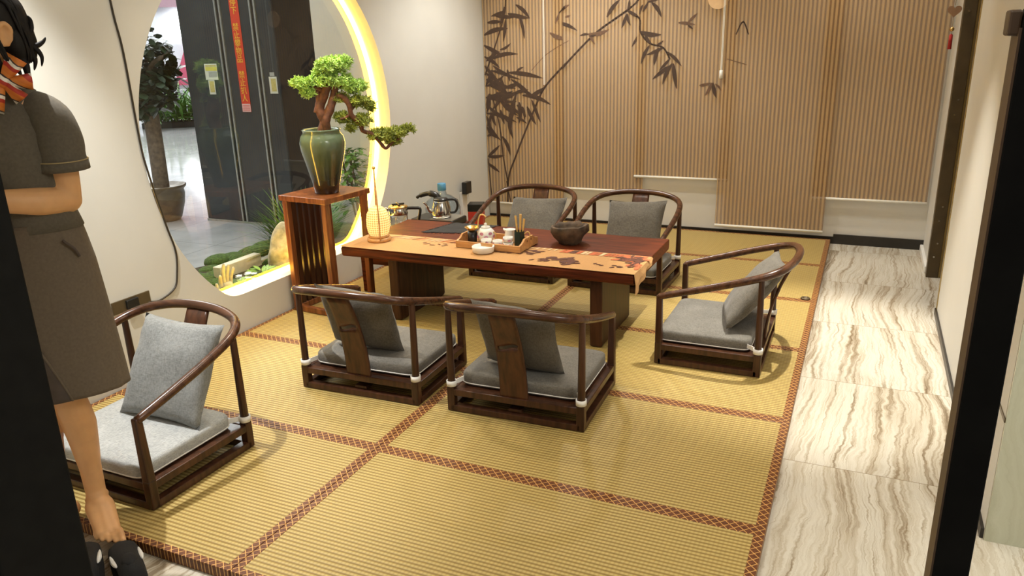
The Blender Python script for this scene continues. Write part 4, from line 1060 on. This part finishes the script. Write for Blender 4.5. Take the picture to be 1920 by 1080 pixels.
# water bottle, wall outlet, red box
t = thing('water_bottle', 'big blue water bottle on the floor behind the kettles', 'water bottle', (-1.27, 2.84, .0))
b = MB(); b.lathe([(.115, .0), (.13, .01), (.134, .03), (.134, .10), (.128, .11), (.134, .12), (.134, .21), (.128, .22), (.134, .23), (.134, .31), (.120, .36), (.07, .398), (.034, .41), (.029, .44), (.029, .475), (.034, .476)], 40); b.build('bottle_body', 'bottle_blue', t, True)
b = MB(); b.lathe([(.031, .44), (.033, .442), (.033, .49), (.030, .494), (.001, .494)], 24); plain('cap_blue', (.10, .32, .55), .35); b.build('cap', 'cap_blue', t, True)
t = thing('power_strip', 'white wall power strip with a black adapter plugged in at the top', 'power strip', (XL, 3.46, .06))
b = MB(); b.box2((0, -.045, 0), (.03, .045, .25)); b.build('strip_body', 'white_plastic', t, bevel=.006)
b = MB(); b.box2((.03, -.05, .235), (.075, .045, .335)); b.build('adapter', 'black_plastic', t, bevel=.005)
b = MB(); b.tube(catmull([(.06, .0, .24), (.07, .02, .15), (.09, .05, .06), (.12, .08, -.045)], 5), .003, 6); b.build('cord', 'white_plastic', t, True)
t = thing('red_box', 'small red box with a black lid on the floor by the far left corner', 'box', (-1.23, 3.32, 0), .3)
b = MB(); b.box2((-.06, -.06, 0), (.06, .06, .19)); b.build('box_body', 'red_box', t, bevel=.004)
b = MB(); b.box2((-.062, -.062, .19), (.062, .062, .25)); b.build('box_lid', 'black_plastic', t, bevel=.004)

# ------------------------------------------------------------------ plant stand, vase, bonsai
t = thing('plant_stand', 'tall wooden plant stand with a slatted side, in front of the moon window', 'plant stand', (-1.215, 1.375, 0), -.10)
SX, SY, SZ = .166, .180, .70
b = MB(); b.box2((-SX - .012, -SY - .012, SZ - .032), (SX + .012, SY + .012, SZ)); b.build('stand_top', 'stand_wood', t, bevel=.004)
for x in (-1, 1):
    for y in (-1, 1):
        b = MB(); b.beam((x * (SX - .018), y * (SY - .018), 0), (x * (SX - .018), y * (SY - .018), SZ - .03), .036, .036); b.build('leg', 'stand_wood', t, bevel=.004)
for x in (-1,):
    for k in range(6):
        b = MB(); yy = -SY + .062 + k * .047; b.box2((x * (SX - .018) - .009, yy - .0165, .03), (x * (SX - .018) + .009, yy + .0165, SZ - .032)); b.build('slat', 'stand_slat_shaded', t, bevel=.002)
for y in (-1, 1):
    b = MB(); b.box2((-SX + .03, y * (SY - .018) - .014, .0), (SX - .03, y * (SY - .018) + .014, .035)); b.build('bottom_rail', 'stand_wood', t, bevel=.003)
for x in (-1, 1):
    b = MB(); b.box2((x * (SX - .018) - .014, -SY + .03, .0), (x * (SX - .018) + .014, SY - .03, .035)); b.build('side_rail', 'stand_wood', t, bevel=.003)
VX, VY, VZ = -1.180, 1.355, .70
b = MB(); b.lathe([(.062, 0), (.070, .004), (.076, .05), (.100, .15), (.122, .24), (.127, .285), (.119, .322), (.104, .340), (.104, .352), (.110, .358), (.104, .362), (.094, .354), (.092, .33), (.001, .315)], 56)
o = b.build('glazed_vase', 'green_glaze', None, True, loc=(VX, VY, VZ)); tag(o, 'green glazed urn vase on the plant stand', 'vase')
t = thing('bonsai_tree', 'cascading bonsai pine with bright green needle pads, growing in the green urn', 'bonsai', (VX, VY, VZ + .317))
rv = V((.7826, .6225, 0)); tv = V((.6225, -.7826, 0))
def bp(l, z, d=0): return rv * (l - .03) + tv * d + V((0, 0, z - VZ - .317))
def branch(pts, r0, r1, name='branch', seg=9):
    c = catmull([bp(*q) for q in pts], 6); n = len(c); b = MB(); b.tube(c, [(r0 + (r1 - r0) * i / (n - 1)) * (1 + .18 * pnoise(q * 40)) for i, q in enumerate(c)], seg); return b.build(name, 'trunk_bark', t, True)
branch([(.03, 1.02), (.055, 1.10, .01), (.035, 1.17, .0), (.06, 1.23, .0), (.09, 1.30, .01)], .033, .022, 'trunk', 12)
branch([(.07, 1.02, .01), (.06, 1.10, .03), (.09, 1.17, .02), (.115, 1.23, .0), (.13, 1.30, 0)], .026, .020)
branch([(.02, 1.15, 0), (.035, 1.22, -.01), (.03, 1.29, -.01)], .022, .014)
branch([(.10, 1.22, 0), (.16, 1.235, .02), (.195, 1.19, .03), (.205, 1.13, .03), (.25, 1.08, .02), (.26, 1.04, .01), (.31, 1.02, .02), (.35, .97, .02), (.38, .935, .02), (.41, .955, .02), (.47, .99, .01)], .017, .007)
branch([(.09, 1.29, 0), (.08, 1.36, 0), (.13, 1.42, 0)], .016, .006); branch([(.06, 1.27, 0), (.0, 1.30, 0), (-.06, 1.315, 0)], .013, .005)
branch([(.12, 1.28, 0), (.19, 1.30, 0), (.25, 1.28, 0)], .013, .005); branch([(.20, 1.14, .03), (.17, 1.12, .04), (.14, 1.115, .04)], .009, .004)
branch([(.205, 1.16, .02), (.25, 1.19, -.01), (.30, 1.17, -.02)], .009, .004); branch([(.25, 1.07, .02), (.28, 1.09, .01)], .008, .004)
random.seed(31)
def pad(l, z, rl, rz, n, mat, d=0):
    b = MB(); n = int(n * 2.1); rl *= 1.13; rz *= 1.22
    for k in range(n):
        while 1:
            q = V((random.uniform(-1, 1), random.uniform(-1, 1), random.uniform(-1, 1)))
            if q.length < 1: break
        c = bp(l, z, d) + rv * q.x * rl + tv * q.y * rl * .75 + V((0, 0, q.z * rz))
        for w in range(11):
            v = rdir(-.35); s = v.orthogonal().normalized() * .0026; L = random.uniform(.014, .025)
            b.add([c - s, c + s, c + v * L + s * .7, c + v * L - s * .7], [(0, 1, 2, 3)])
    b.build('needle_pad', mat, t, fixn=False)
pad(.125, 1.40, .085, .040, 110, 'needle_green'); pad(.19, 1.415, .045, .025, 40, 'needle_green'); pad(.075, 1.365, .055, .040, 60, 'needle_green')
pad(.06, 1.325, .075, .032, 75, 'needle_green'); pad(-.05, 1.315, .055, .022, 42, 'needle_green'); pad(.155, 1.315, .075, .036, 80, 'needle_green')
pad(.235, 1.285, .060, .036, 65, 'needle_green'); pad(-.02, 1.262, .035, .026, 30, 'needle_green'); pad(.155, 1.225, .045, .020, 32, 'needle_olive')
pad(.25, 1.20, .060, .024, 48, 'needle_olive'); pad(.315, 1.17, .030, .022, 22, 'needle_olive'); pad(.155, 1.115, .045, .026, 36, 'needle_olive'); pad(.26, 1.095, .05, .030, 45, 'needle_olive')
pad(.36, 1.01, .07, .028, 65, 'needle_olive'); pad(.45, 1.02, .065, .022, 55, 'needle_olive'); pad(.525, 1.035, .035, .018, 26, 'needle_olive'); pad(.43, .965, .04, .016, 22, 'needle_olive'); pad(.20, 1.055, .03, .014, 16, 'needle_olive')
# ------------------------------------------------------------------ the woman
PO = V((-.625, -.772, 0)); Lv = V((.8, .6, 0)); Fv = V((.6, -.8, 0))
def P(a, b, z): return Lv * a + Fv * b + V((0, 0, z))
pr = thing('person', 'barefoot woman in a grey short-sleeved uniform with a striped neck bow, beside the black post', 'person', PO)
hd = (Fv * .78 - Lv * .62).normalized(); hl = V((-hd.y, hd.x, 0)); hc = P(.005, .045, 1.555)
tilt = Matrix.Rotation(.30, 3, hl)          # chin down
def H(f, l, z): return hc + tilt @ (hd * f + hl * l + V((0, 0, z)))
Rh = Matrix((hd, hl, V((0, 0, 1)))).transposed(); Rh = tilt @ Rh
b = MB()
# torso, neck
def ell(a, bb, z, w, d, n=20): return [P(a + w * math.sin(2 * PI * i / n), bb + d * math.cos(2 * PI * i / n), z) for i in range(n)]
b.loft([ell(0, 0, .80, .10, .07), ell(0, 0, .84, .15, .10), ell(0, 0, .92, .155, .105), ell(0, 0, 1.04, .125, .088), ell(0, .005, 1.14, .118, .090), ell(0, .01, 1.25, .135, .10), ell(-.015, .0, 1.33, .130, .085), ell(0, .0, 1.385, .11, .065), ell(0, .01, 1.415, .058, .052)])
b.tube([P(0, .0, 1.38), P(.002, .02, 1.44), P(.004, .03, 1.49)], [.058, .052, .050], 16)
# head: skull, jaw, nose, brow, ears, lips
b.ball(H(-.012, 0, .030), (.098, .078, .088), 24, 16, Rh); b.ball(H(.030, 0, -.045), (.062, .060, .075), 20, 14, Rh); b.ball(H(.055, 0, -.092), (.032, .034, .026), 14, 10, Rh)
b.tube([H(.085, 0, .012), H(.100, 0, -.018), H(.106, 0, -.034)], [.010, .013, .016], 10); b.ball(H(.094, .012, -.038), .010); b.ball(H(.094, -.012, -.038), .010)
b.ball(H(.086, 0, -.063), (.010, .024, .006), 12, 8, Rh); b.ball(H(.084, 0, -.073), (.010, .021, .007), 12, 8, Rh)
for s in (-1, 1):
    b.ball(H(.078, s * .032, .004), (.012, .017, .011), 12, 8, Rh)
    b.tube([H(.082, s * .014, .024), H(.078, s * .048, .026)], .009, 8)
    b.ball(H(-.012, s * .078, -.006), (.018, .008, .032), 14, 10, Rh)
    b.tube(catmull([H(.0, s * .080, -.032), H(.002, s * .083, -.012), H(-.004, s * .090, .018), H(-.022, s * .092, .024), H(-.032, s * .090, .004), H(-.020, s * .084, -.024)], 4), .0068, 8)
# arms
def limb(pts, rs, n=5):
    c = catmull(pts, n); m_ = len(c); ks = [i / (len(rs) - 1) for i in range(len(rs))]
    b.tube(c, [interp(list(zip(ks, rs)), i / (m_ - 1)) for i in range(m_)], 16)
limb([P(.09, 0, 1.35), P(.122, .012, 1.320), P(.128, .020, 1.21), P(.126, .012, 1.100)], [.045, .052, .047, .040])
b.ball(P(.125, .012, 1.092), .041)
limb([P(.126, .012, 1.094), P(.075, .09, 1.104), P(-.035, .165, 1.125), P(-.075, .175, 1.13)], [.041, .041, .028, .025])
limb([P(-.12, 0, 1.36), P(-.165, -.005, 1.335), P(-.178, -.005, 1.22), P(-.165, .0, 1.10)], [.045, .052, .045, .038])
b.ball(P(-.165, 0, 1.095), .038)
limb([P(-.165, 0, 1.10), P(-.145, .09, 1.10), P(-.10, .165, 1.10), P(-.085, .185, 1.10)], [.038, .038, .028, .025])
# hands, left laid over right
def hand(w, d, side, n_):
    d = d.normalized(); s = side.normalized(); n_ = n_.normalized()
    for k in range(4):
        o = s * ((k - 1.5) * .019)
        b.tube([w + o * .55, w + d * .045 + o * .9, w + d * .085 + o], [.013, .013, .0115], 10)
        L = (.058, .072, .076, .062)[k]
        c = catmull([w + d * .082 + o, w + d * (.082 + L * .45) + o - n_ * .003, w + d * (.082 + L * .8) + o - n_ * .014, w + d * (.082 + L * .92) + o - n_ * .028], 4)
        b.tube(c, [.0092 - .0022 * i / (len(c) - 1) for i in range(len(c))], 10); b.ball(c[-1], .0068, 8, 6)
    c = catmull([w + d * .015 + s * .018, w + d * .045 + s * .044 - n_ * .005, w + d * .075 + s * .050 - n_ * .012, w + d * .095 + s * .044 - n_ * .018], 4)
    b.tube(c, [.013 - .005 * i / (len(c) - 1) for i in range(len(c))], 10)
hand(P(-.075, .175, 1.130), Lv * -1 + Fv * .05, V((0, 0, 1)), Fv)
hand(P(-.085, .185, 1.10), Lv * .6 + Fv * .35 + V((0, 0, -.3)), V((0, 0, 1)), Fv)
# legs
def leg(s, kx, fx, turn):
    limb([P(s * .085, 0, .86), P(kx + s * .01, .01, .66), P(kx, .022, .475), P(kx + s * .006, .0, .36), P(fx, -.010, .20), P(fx, -.012, .095)], [.082, .068, .050, .051, .034, .031], 5)
    b.ball(P(kx, .030, .475), (.045, .045, .05)); b.ball(P(kx + s * .004, -.022, .345), (.042, .042, .085))
    d = (Fv * math.cos(turn) + Lv * math.sin(turn)); q = V((-d.y, d.x, 0)); A = P(fx, -.012, 0)
    b.ball(A - d * .028 + V((0, 0, .030)), (.036, .036, .030)); b.ball(A + d * .006 + V((0, 0, .085)), (.034, .034, .05)); b.ball(A + d * .03 + V((0, 0, .062)), (.038, .033, .035)); b.ball(A + q * .026 + V((0, 0, .085)), .012); b.ball(A - q * .026 + V((0, 0, .078)), .012)
    cpts = [A - d * .03 + V((0, 0, .032)), A + d * .02 + V((0, 0, .055)), A + d * .075 + V((0, 0, .040)), A + d * .125 + V((0, 0, .022)), A + d * .15 + V((0, 0, .016))]
    for o, w in ((-.020, .9), (0, 1.0), (.020, .9)):
        cc = [p_ + q * o * (.6 + .5 * i / 4) for i, p_ in enumerate(cpts)]; c = catmull(cc, 4); b.tube(c, [interp([(0, .030), (.3, .034), (.6, .026), (1, .016)], i / (len(c) - 1)) * w for i in range(len(c))], 12)
    for k, (o, L, r) in enumerate(((-.030 * s * -1, .060, .0125), (.010 * s * 1, .052, .0092), (-.008 * s, .046, .0088), (-.024 * s, .038, .0084), (-.037 * s, .028, .008))):
        st = A + d * (.145 - .010 * max(0, k - 1)) + q * (o * 1.0); c = [st + V((0, 0, .016)), st + d * L * .55 + V((0, 0, .017)), st + d * L + V((0, 0, .010))]
        b.tube(c, [r, r * .95, r * .8], 10); b.ball(c[-1], r * .85, 10, 8)
leg(1, .016, .022, .42); leg(-1, -.075, -.085, -.15)
body = b.build('body', 'skin', pr, True)
rm = body.modifiers.new('remesh', 'REMESH'); rm.mode = 'VOXEL'; rm.voxel_size = .0045; rm.use_smooth_shade = True
sm = body.modifiers.new('smooth', 'SMOOTH'); sm.factor = .5; sm.iterations = 5
# eyes
for s in (-1, 1):
    e = MB(); e.ball(H(.088, s * .032, .003), (.006, .011, .005), 12, 8, Rh); e.build('eye', 'black_plastic', pr, True)
# shirt
def wr(a, bb, z, w, d, n=40): 
    return [P(a + w * math.sin(2 * PI * i / n) * (1 + .012 * pnoise(V((i * .8, z * 9, 2)))), bb + d * math.cos(2 * PI * i / n) * (1 + .02 * pnoise(V((i * .6, z * 11, 5)))), z) for i in range(n)]
b = MB(); b.loft([wr(0, .0, 1.010, .150, .112), wr(0, .0, 1.05, .139, .106), wr(0, .005, 1.13, .133, .108), wr(-.01, .012, 1.22, .138, .122), wr(-.018, .010, 1.29, .140, .115), wr(-.02, .0, 1.335, .135, .095), wr(-.015, .0, 1.372, .112, .078), wr(0, .0, 1.405, .095, .068), wr(0, .008, 1.425, .070, .062)], caps=False)
sh = b.build('shirt', 'shirt_cloth', pr, True, solid=.004)
for s in (-1, 1):
    b = MB()
    c = [P(.070, 0, 1.362), P(.110, .008, 1.338), P(.131, .016, 1.285), P(.133, .022, 1.22), P(.133, .022, 1.180)] if s > 0 else [P(-.100, 0, 1.368), P(-.150, -.004, 1.355), P(-.172, -.006, 1.30), P(-.176, -.010, 1.23), P(-.174, -.012, 1.185)]
    cc = catmull(c, 5); m_ = len(cc)
    b.tube(cc, [interp([(0, .046), (.3, .060), (.6, .066), (1, .068)], i / (m_ - 1)) * (1 + .03 * pnoise(cc[i] * 30)) for i in range(m_)], 22, caps=False)
    sl = b.build('sleeve', 'shirt_cloth', sh, True, solid=.003)
    b = MB(); d = (cc[-1] - cc[-3]).normalized()
    b.tube([cc[-1] - d * .028, cc[-1] - d * .001], [.0700, .0712], 22, caps=False); b.build('cuff', 'shirt_cloth', sh, True, solid=.004)
    b = MB(); b.tube([cc[-1] - d * .031, cc[-1] - d * .028], [.0712, .0712], 22, caps=False); b.build('gold_piping', 'seam_gold', sh, True, solid=.003)
b = MB()
for i in range(7): pass
b.tube([P(.004, .118, 1.03), P(.003, .118, 1.13), P(.002, .134, 1.22), P(.001, .122, 1.30), P(0, .085, 1.385)], .0035, 6); b.build('placket', 'skirt_lining', sh, True)
b = MB(); b.loft([[p_ * 1.0 for p_ in wr(0, .008, 1.415, .072, .064, 30)], wr(0, .012, 1.445, .062, .058, 30), wr(0, .006, 1.425, .088, .082, 30)], caps=False); b.build('collar', 'shirt_cloth', sh, True, solid=.003)
# skirt with a front slit
b = MB(); n = 120; KZ = [1.035, 1.02, .97, .90, .82, .74, .66, .60, .54, .485]
KW = [.140, .143, .152, .163, .170, .176, .182, .186, .190, .193]; KD = [.108, .110, .120, .128, .130, .132, .134, .135, .136, .136]
zs = [1.035 - .55 * i / 44 for i in range(45)]
ws = [interp([(-z, w) for z, w in zip(KZ, KW)], -z) for z in zs]; ds = [interp([(-z, w) for z, w in zip(KZ, KD)], -z) for z in zs]
rings = []
for z, w, d in zip(zs, ws, ds):
    f = (1.035 - z) / .55
    rings.append([P(w * math.sin(2 * PI * i / n) * (1 + .03 * f * pnoise(V((i * .22, z * 3, 1)))), d * math.cos(2 * PI * i / n) * (1 + .05 * f * pnoise(V((i * .2, z * 2, 4)))), z + (.012 * math.sin(2 * PI * i / n * 1.0 + 1.2) * f)) for i in range(n)])
vs = [q for r in rings for q in r]; fs = []
for i in range(len(rings) - 1):
    for k in range(n):
        fs.append((i * n + k, i * n + (k + 1) % n, (i + 1) * n + (k + 1) % n, (i + 1) * n + k))
b.add(vs, fs); sk = b.build('skirt', 'skirt_cloth', pr, True, solid=.004)
def skp(x, z, off):   # point on the skirt front at lateral x
    f = (1.035 - z) / .55; w = interp([(-q, v) for q, v in zip(KZ, KW)], -z); d = interp([(-q, v) for q, v in zip(KZ, KD)], -z)
    th = math.asin(max(-1, min(1, x / w))); kk = th / (2 * PI) * n; kk = kk if kk >= 0 else n + kk
    dd = d * math.cos(th) * (1 + .05 * f * pnoise(V((kk * .2, z * 2, 4))))
    return P(x, dd + off, z + (.012 * math.sin(th + 1.2) * f))
b = MB(); rows = []
for i in range(13):
    t_ = i / 12; z = .665 - .180 * t_; xl = -.004 - .030 * t_ ** 1.2; xr = .002 + .062 * t_ ** .75
    rows.append([skp(xl + (xr - xl) * u, z, .0045) for u in (0, .2, .4, .6, .8, 1)])
b.add([q for r in rows for q in r], [(i * 6 + k, i * 6 + k + 1, (i + 1) * 6 + k + 1, (i + 1) * 6 + k) for i in range(12) for k in range(5)])
b.build('slit_lining', 'skirt_lining', sk, True, solid=.002)
b = MB(); b.tube([skp(.004 + .062 * (i / 12) ** .75, .665 - .180 * i / 12, .005) for i in range(13)], .0035, 6); b.build('slit_edge', 'skirt_cloth', sk, True)
b = MB(); b.loft([wr(0, 0, .74, .160, .118), wr(0, 0, .62, .166, .120), wr(0, 0, .50, .170, .120)], caps=False); b.build('lining', 'skirt_lining', sk, True)
b = MB(); b.tube(catmull([P(.118, .094, .985), P(.139, .078, .955), P(.146, .070, .93)], 4), .0042, 7); b.build('pocket_slit', 'skirt_lining', sk, True)
# striped bow at the neck
bw = MB(); bc = P(.045, .075, 1.435)
up_ = V((0, 0, 1)); rr = V((.538, .843, 0)); tt2 = V((.843, -.538, 0))
def petal(d, L, w, tw):
    d = d.normalized(); s = (d.cross(tt2)).normalized(); rows = []
    for i in range(7):
        t_ = i / 6; ww = w * (.25 + .75 * t_ ** .8); rows.append([bc + d * L * t_ + s * ww * u + tt2 * (.018 + .014 * math.sin(3 * u + tw) * t_ + .012 * math.sin(PI * t_)) for u in (-1, -.5, 0, .5, 1)])
    bw.add([q for r in rows for q in r], [(i * 5 + k, i * 5 + k + 1, (i + 1) * 5 + k + 1, (i + 1) * 5 + k) for i in range(6) for k in range(4)])
petal(rr * .55 + up_ * .75, .075, .026, .5); petal(rr * 1 + up_ * -.05, .070, .022, 1.6); petal(rr * .55 + up_ * -.75, .062, .020, 2.4); petal(rr * -.8 + up_ * -.45, .075, .026, .2); petal(rr * -.4 + up_ * -.95, .085, .022, 1.1)
bw.ball(bc + tt2 * .02, (.014, .014, .018), 12, 8)
bw.build('neck_bow', 'scarf_stripes', pr, True, solid=.003, fixn=False)
b = MB(); b.loft([wr(0, .012, 1.425, .060, .057, 26), wr(0, .016, 1.45, .057, .055, 26)], caps=False); b.build('neck_scarf', 'scarf_stripes', pr, True, solid=.005)
# hair
b = MB(); b.ball(H(-.026, 0, .030), (.104, .088, .096), 28, 18, Rh); 
b.v = [tuple(V(v) + Rh @ V((-.004, 0, .004)) * pnoise(V(v) * 30)) for v in b.v]
b.ball(H(-.070, .0, -.035), (.055, .070, .075), 20, 14, Rh); b.ball(H(-.050, .048, -.030), (.034, .036, .062), 16, 12, Rh)
hair = b.build('hair', 'hair', pr, True)
random.seed(9)
strands = MB()
for k in range(150):     # fine strands combed from crown to nape
    az = random.choice([random.uniform(.6, 1.15), random.uniform(1.95, 2 * PI - 1.95), random.uniform(1.9, 3.1), -random.uniform(.6, 1.15)]); st = random.uniform(-.25, .5)
    c = []
    for q in range(7):
        el = 1.45 - q * .36 + st * .1; a2 = az + .12 * math.sin(q + k)
        c.append(H(-.026 + .107 * math.cos(el) * math.cos(a2), .0915 * math.cos(el) * math.sin(a2), .030 + .099 * math.sin(el) - .010 * q * (q > 4)))
    c = catmull(c, 3); n_ = len(c)
    strands.tube(c, [.0022 + .0026 * math.sin(PI * i / (n_ - 1)) for i in range(n_)], 5)
strands.build('hair_strands', 'hair', hair, True)
def lock(pts, r0):
    b = MB(); c = catmull(pts, 5); n_ = len(c)
    b.tube(c, [r0 * (1 - i / (n_ - 1)) ** .7 + .0008 for i in range(n_)], 7); b.build('hair_lock', 'hair', hair, True)
def S(lat, z, d=.0): return P(0, 0, 0) + rr * lat + tt2 * d + V((0, 0, z))
lock([S(.05, 1.575, .03), S(.085, 1.558, .05), S(.108, 1.565, .05), S(.114, 1.592, .05), S(.108, 1.606, .05)], .012)
lock([S(.07, 1.53, .04), S(.11, 1.525, .05), S(.132, 1.535, .05), S(.142, 1.548, .05)], .010)
lock([S(.06, 1.55, .03), S(.10, 1.53, .05), S(.122, 1.50, .05), S(.118, 1.47, .05)], .011)
lock([S(.06, 1.54, .03), S(.09, 1.52, .05), S(.105, 1.49, .05), S(.098, 1.46, .05)], .013)
lock([S(.05, 1.53, .04), S(.075, 1.49, .06), S(.08, 1.455, .065), S(.072, 1.43, .06)], .016)
lock([S(.04, 1.51, .05), S(.055, 1.475, .065), S(.065, 1.445, .07)], .013)
lock([S(.02, 1.60, .02), S(.055, 1.612, .02), S(.075, 1.625, .02), S(.068, 1.64, .02)], .009)
lock([S(.03, 1.60, .04), S(.065, 1.59, .05), S(.09, 1.57, .05), S(.10, 1.55, .05)], .014)

# ------------------------------------------------------------------ shoes on the stone floor
def shoe(x, y, rz, label):
    t = thing('black_shoe', label, 'shoe', (x, y, FZ), rz, 'black shoes before the mats')
    rings = []
    for s_, w, h, z0 in ((-.12, .020, .035, .02), (-.115, .032, .070, .016), (-.08, .036, .088, .014), (-.03, .036, .085, .012), (.02, .040, .068, .012), (.07, .045, .055, .012), (.11, .040, .046, .012), (.132, .026, .034, .014), (.138, .010, .024, .016)):
        rings.append([V((s_, w * math.sin(2 * PI * i / 16), z0 + h / 2 + h / 2 * math.cos(2 * PI * i / 16))) for i in range(16)])
    b = MB(); b.loft(rings); b.build('upper', 'shoe_black', t, True)
    b = MB(); b.loft([[V((q.x * 1.03, q.y * 1.08, zz)) for q in [V((.138 * math.copysign(abs(math.cos(a)) ** .7, math.cos(a)), (.041 + .006 * math.cos(a)) * math.copysign(abs(math.sin(a)) ** .8, math.sin(a)), 0)) for a in [2 * PI * i / 28 for i in range(28)]]] for zz in (0, .016)]); b.build('sole', 'shoe_black', t)
    b = MB(); b.ball((-.06, 0, .094), (.034, .022, .010), 14, 8); b.build('opening', 'shoe_black', t, True)
    for sy in (-1, 1):
        b = MB(); b.tube(catmull([(-.05, sy * .036, .075), (.0, sy * .0385, .060), (.055, sy * .0405, .052)], 4), [.002, .004, .006, .007, .008, .007, .006, .004, .002], 8); b.build('white_stripe', 'shoe_white', t, bevel=.001)
        
shoe(-.425, -.955, 2.5, 'black shoe with a white stripe nearest the post, below the bare foot')
shoe(-.315, -.895, 2.62, 'black shoe with a white stripe farther from the post, against the mat edge')
# ------------------------------------------------------------------ lights
def spot(x, y, e, col=(1, .86, .64), ang=95, r=.035, blend=.6, z=2.70):
    l = bpy.data.lights.new('down_spot', 'SPOT'); l.energy = e; l.color = col; l.spot_size = math.radians(ang); l.spot_blend = blend; l.shadow_soft_size = r
    o = bpy.data.objects.new('down_spot', l); C.objects.link(o); o.location = (x, y, z); return o
def area(loc, size, e, col, rot=(0, 0, 0), sy=None):
    l = bpy.data.lights.new('area_light', 'AREA'); l.energy = e; l.color = col; l.size = size
    if sy: l.shape = 'RECTANGLE'; l.size_y = sy
    o = bpy.data.objects.new('area_light', l); C.objects.link(o); o.location = loc; o.rotation_euler = rot; return o
WARM = (1, .90, .74); COOL = (1, .985, .95)
spot(-.96, -.40, 250, (1, .995, .97), 66, .014, .6); spot(1.47, 1.64, 360, (1, .96, .86), 50, .014, .6); spot(-.78, .75, 60, WARM, 80); spot(.70, -.05, 48, WARM, 80)
spot(.0, 2.3, 60, WARM, 80); spot(-.45, 3.0, 112, COOL, 120); spot(1.70, 3.1, 40, (1, .96, .88), 66); spot(1.70, 2.3, 24, (1, .96, .88), 56); spot(1.70, .6, 23, (1, .96, .88), 56)
spot(-1.08, 1.12, 105, (1, .98, .90), 40, .03, .7)
for x in (-1.0, 0, 1.0, 1.8): spot(x, 3.40, 26, (1, .93, .82), 100)
area((-.85, -.1, 2.70), .7, 7, (1, .97, .9)); area((.2, 1.6, 2.70), 2.2, 9, (1, .95, .88))  # added fill: evens out the left wall and lifts the room's shade
area((-4.2, 2.0, 3.6), 4.0, 150, (.95, .98, 1)); area((-8, 5, 4.5), 5.0, 600, (1, 1, 1)); area((-14.5, 12, 6.5), 8.0, 1100, (1, 1, 1))
spot(-1.75, 1.5, 22, (1, .80, .30), 110, .05, .8, 2.3)  # added yellow spot over the garden bed, boosting the light strip's spill
area((.9, -2.6, 2.6), 1.4, 21, (1, .86, .66)); area((2.9, -1.0, 2.6), 1.0, 45, (1, .98, .92))  # added fill: warm from behind the camera, paler one for the hall marble
w = bpy.data.worlds.new('world'); bpy.context.scene.world = w; w.use_nodes = True
w.node_tree.nodes['Background'].inputs[0].default_value = (.9, .92, 1, 1); w.node_tree.nodes['Background'].inputs[1].default_value = .12
sc = bpy.context.scene
sc.view_settings.view_transform = 'Standard'; sc.view_settings.look = 'None'; sc.view_settings.gamma = 1; sc.view_settings.use_curve_mapping = False
sc.view_settings.exposure = 0.13
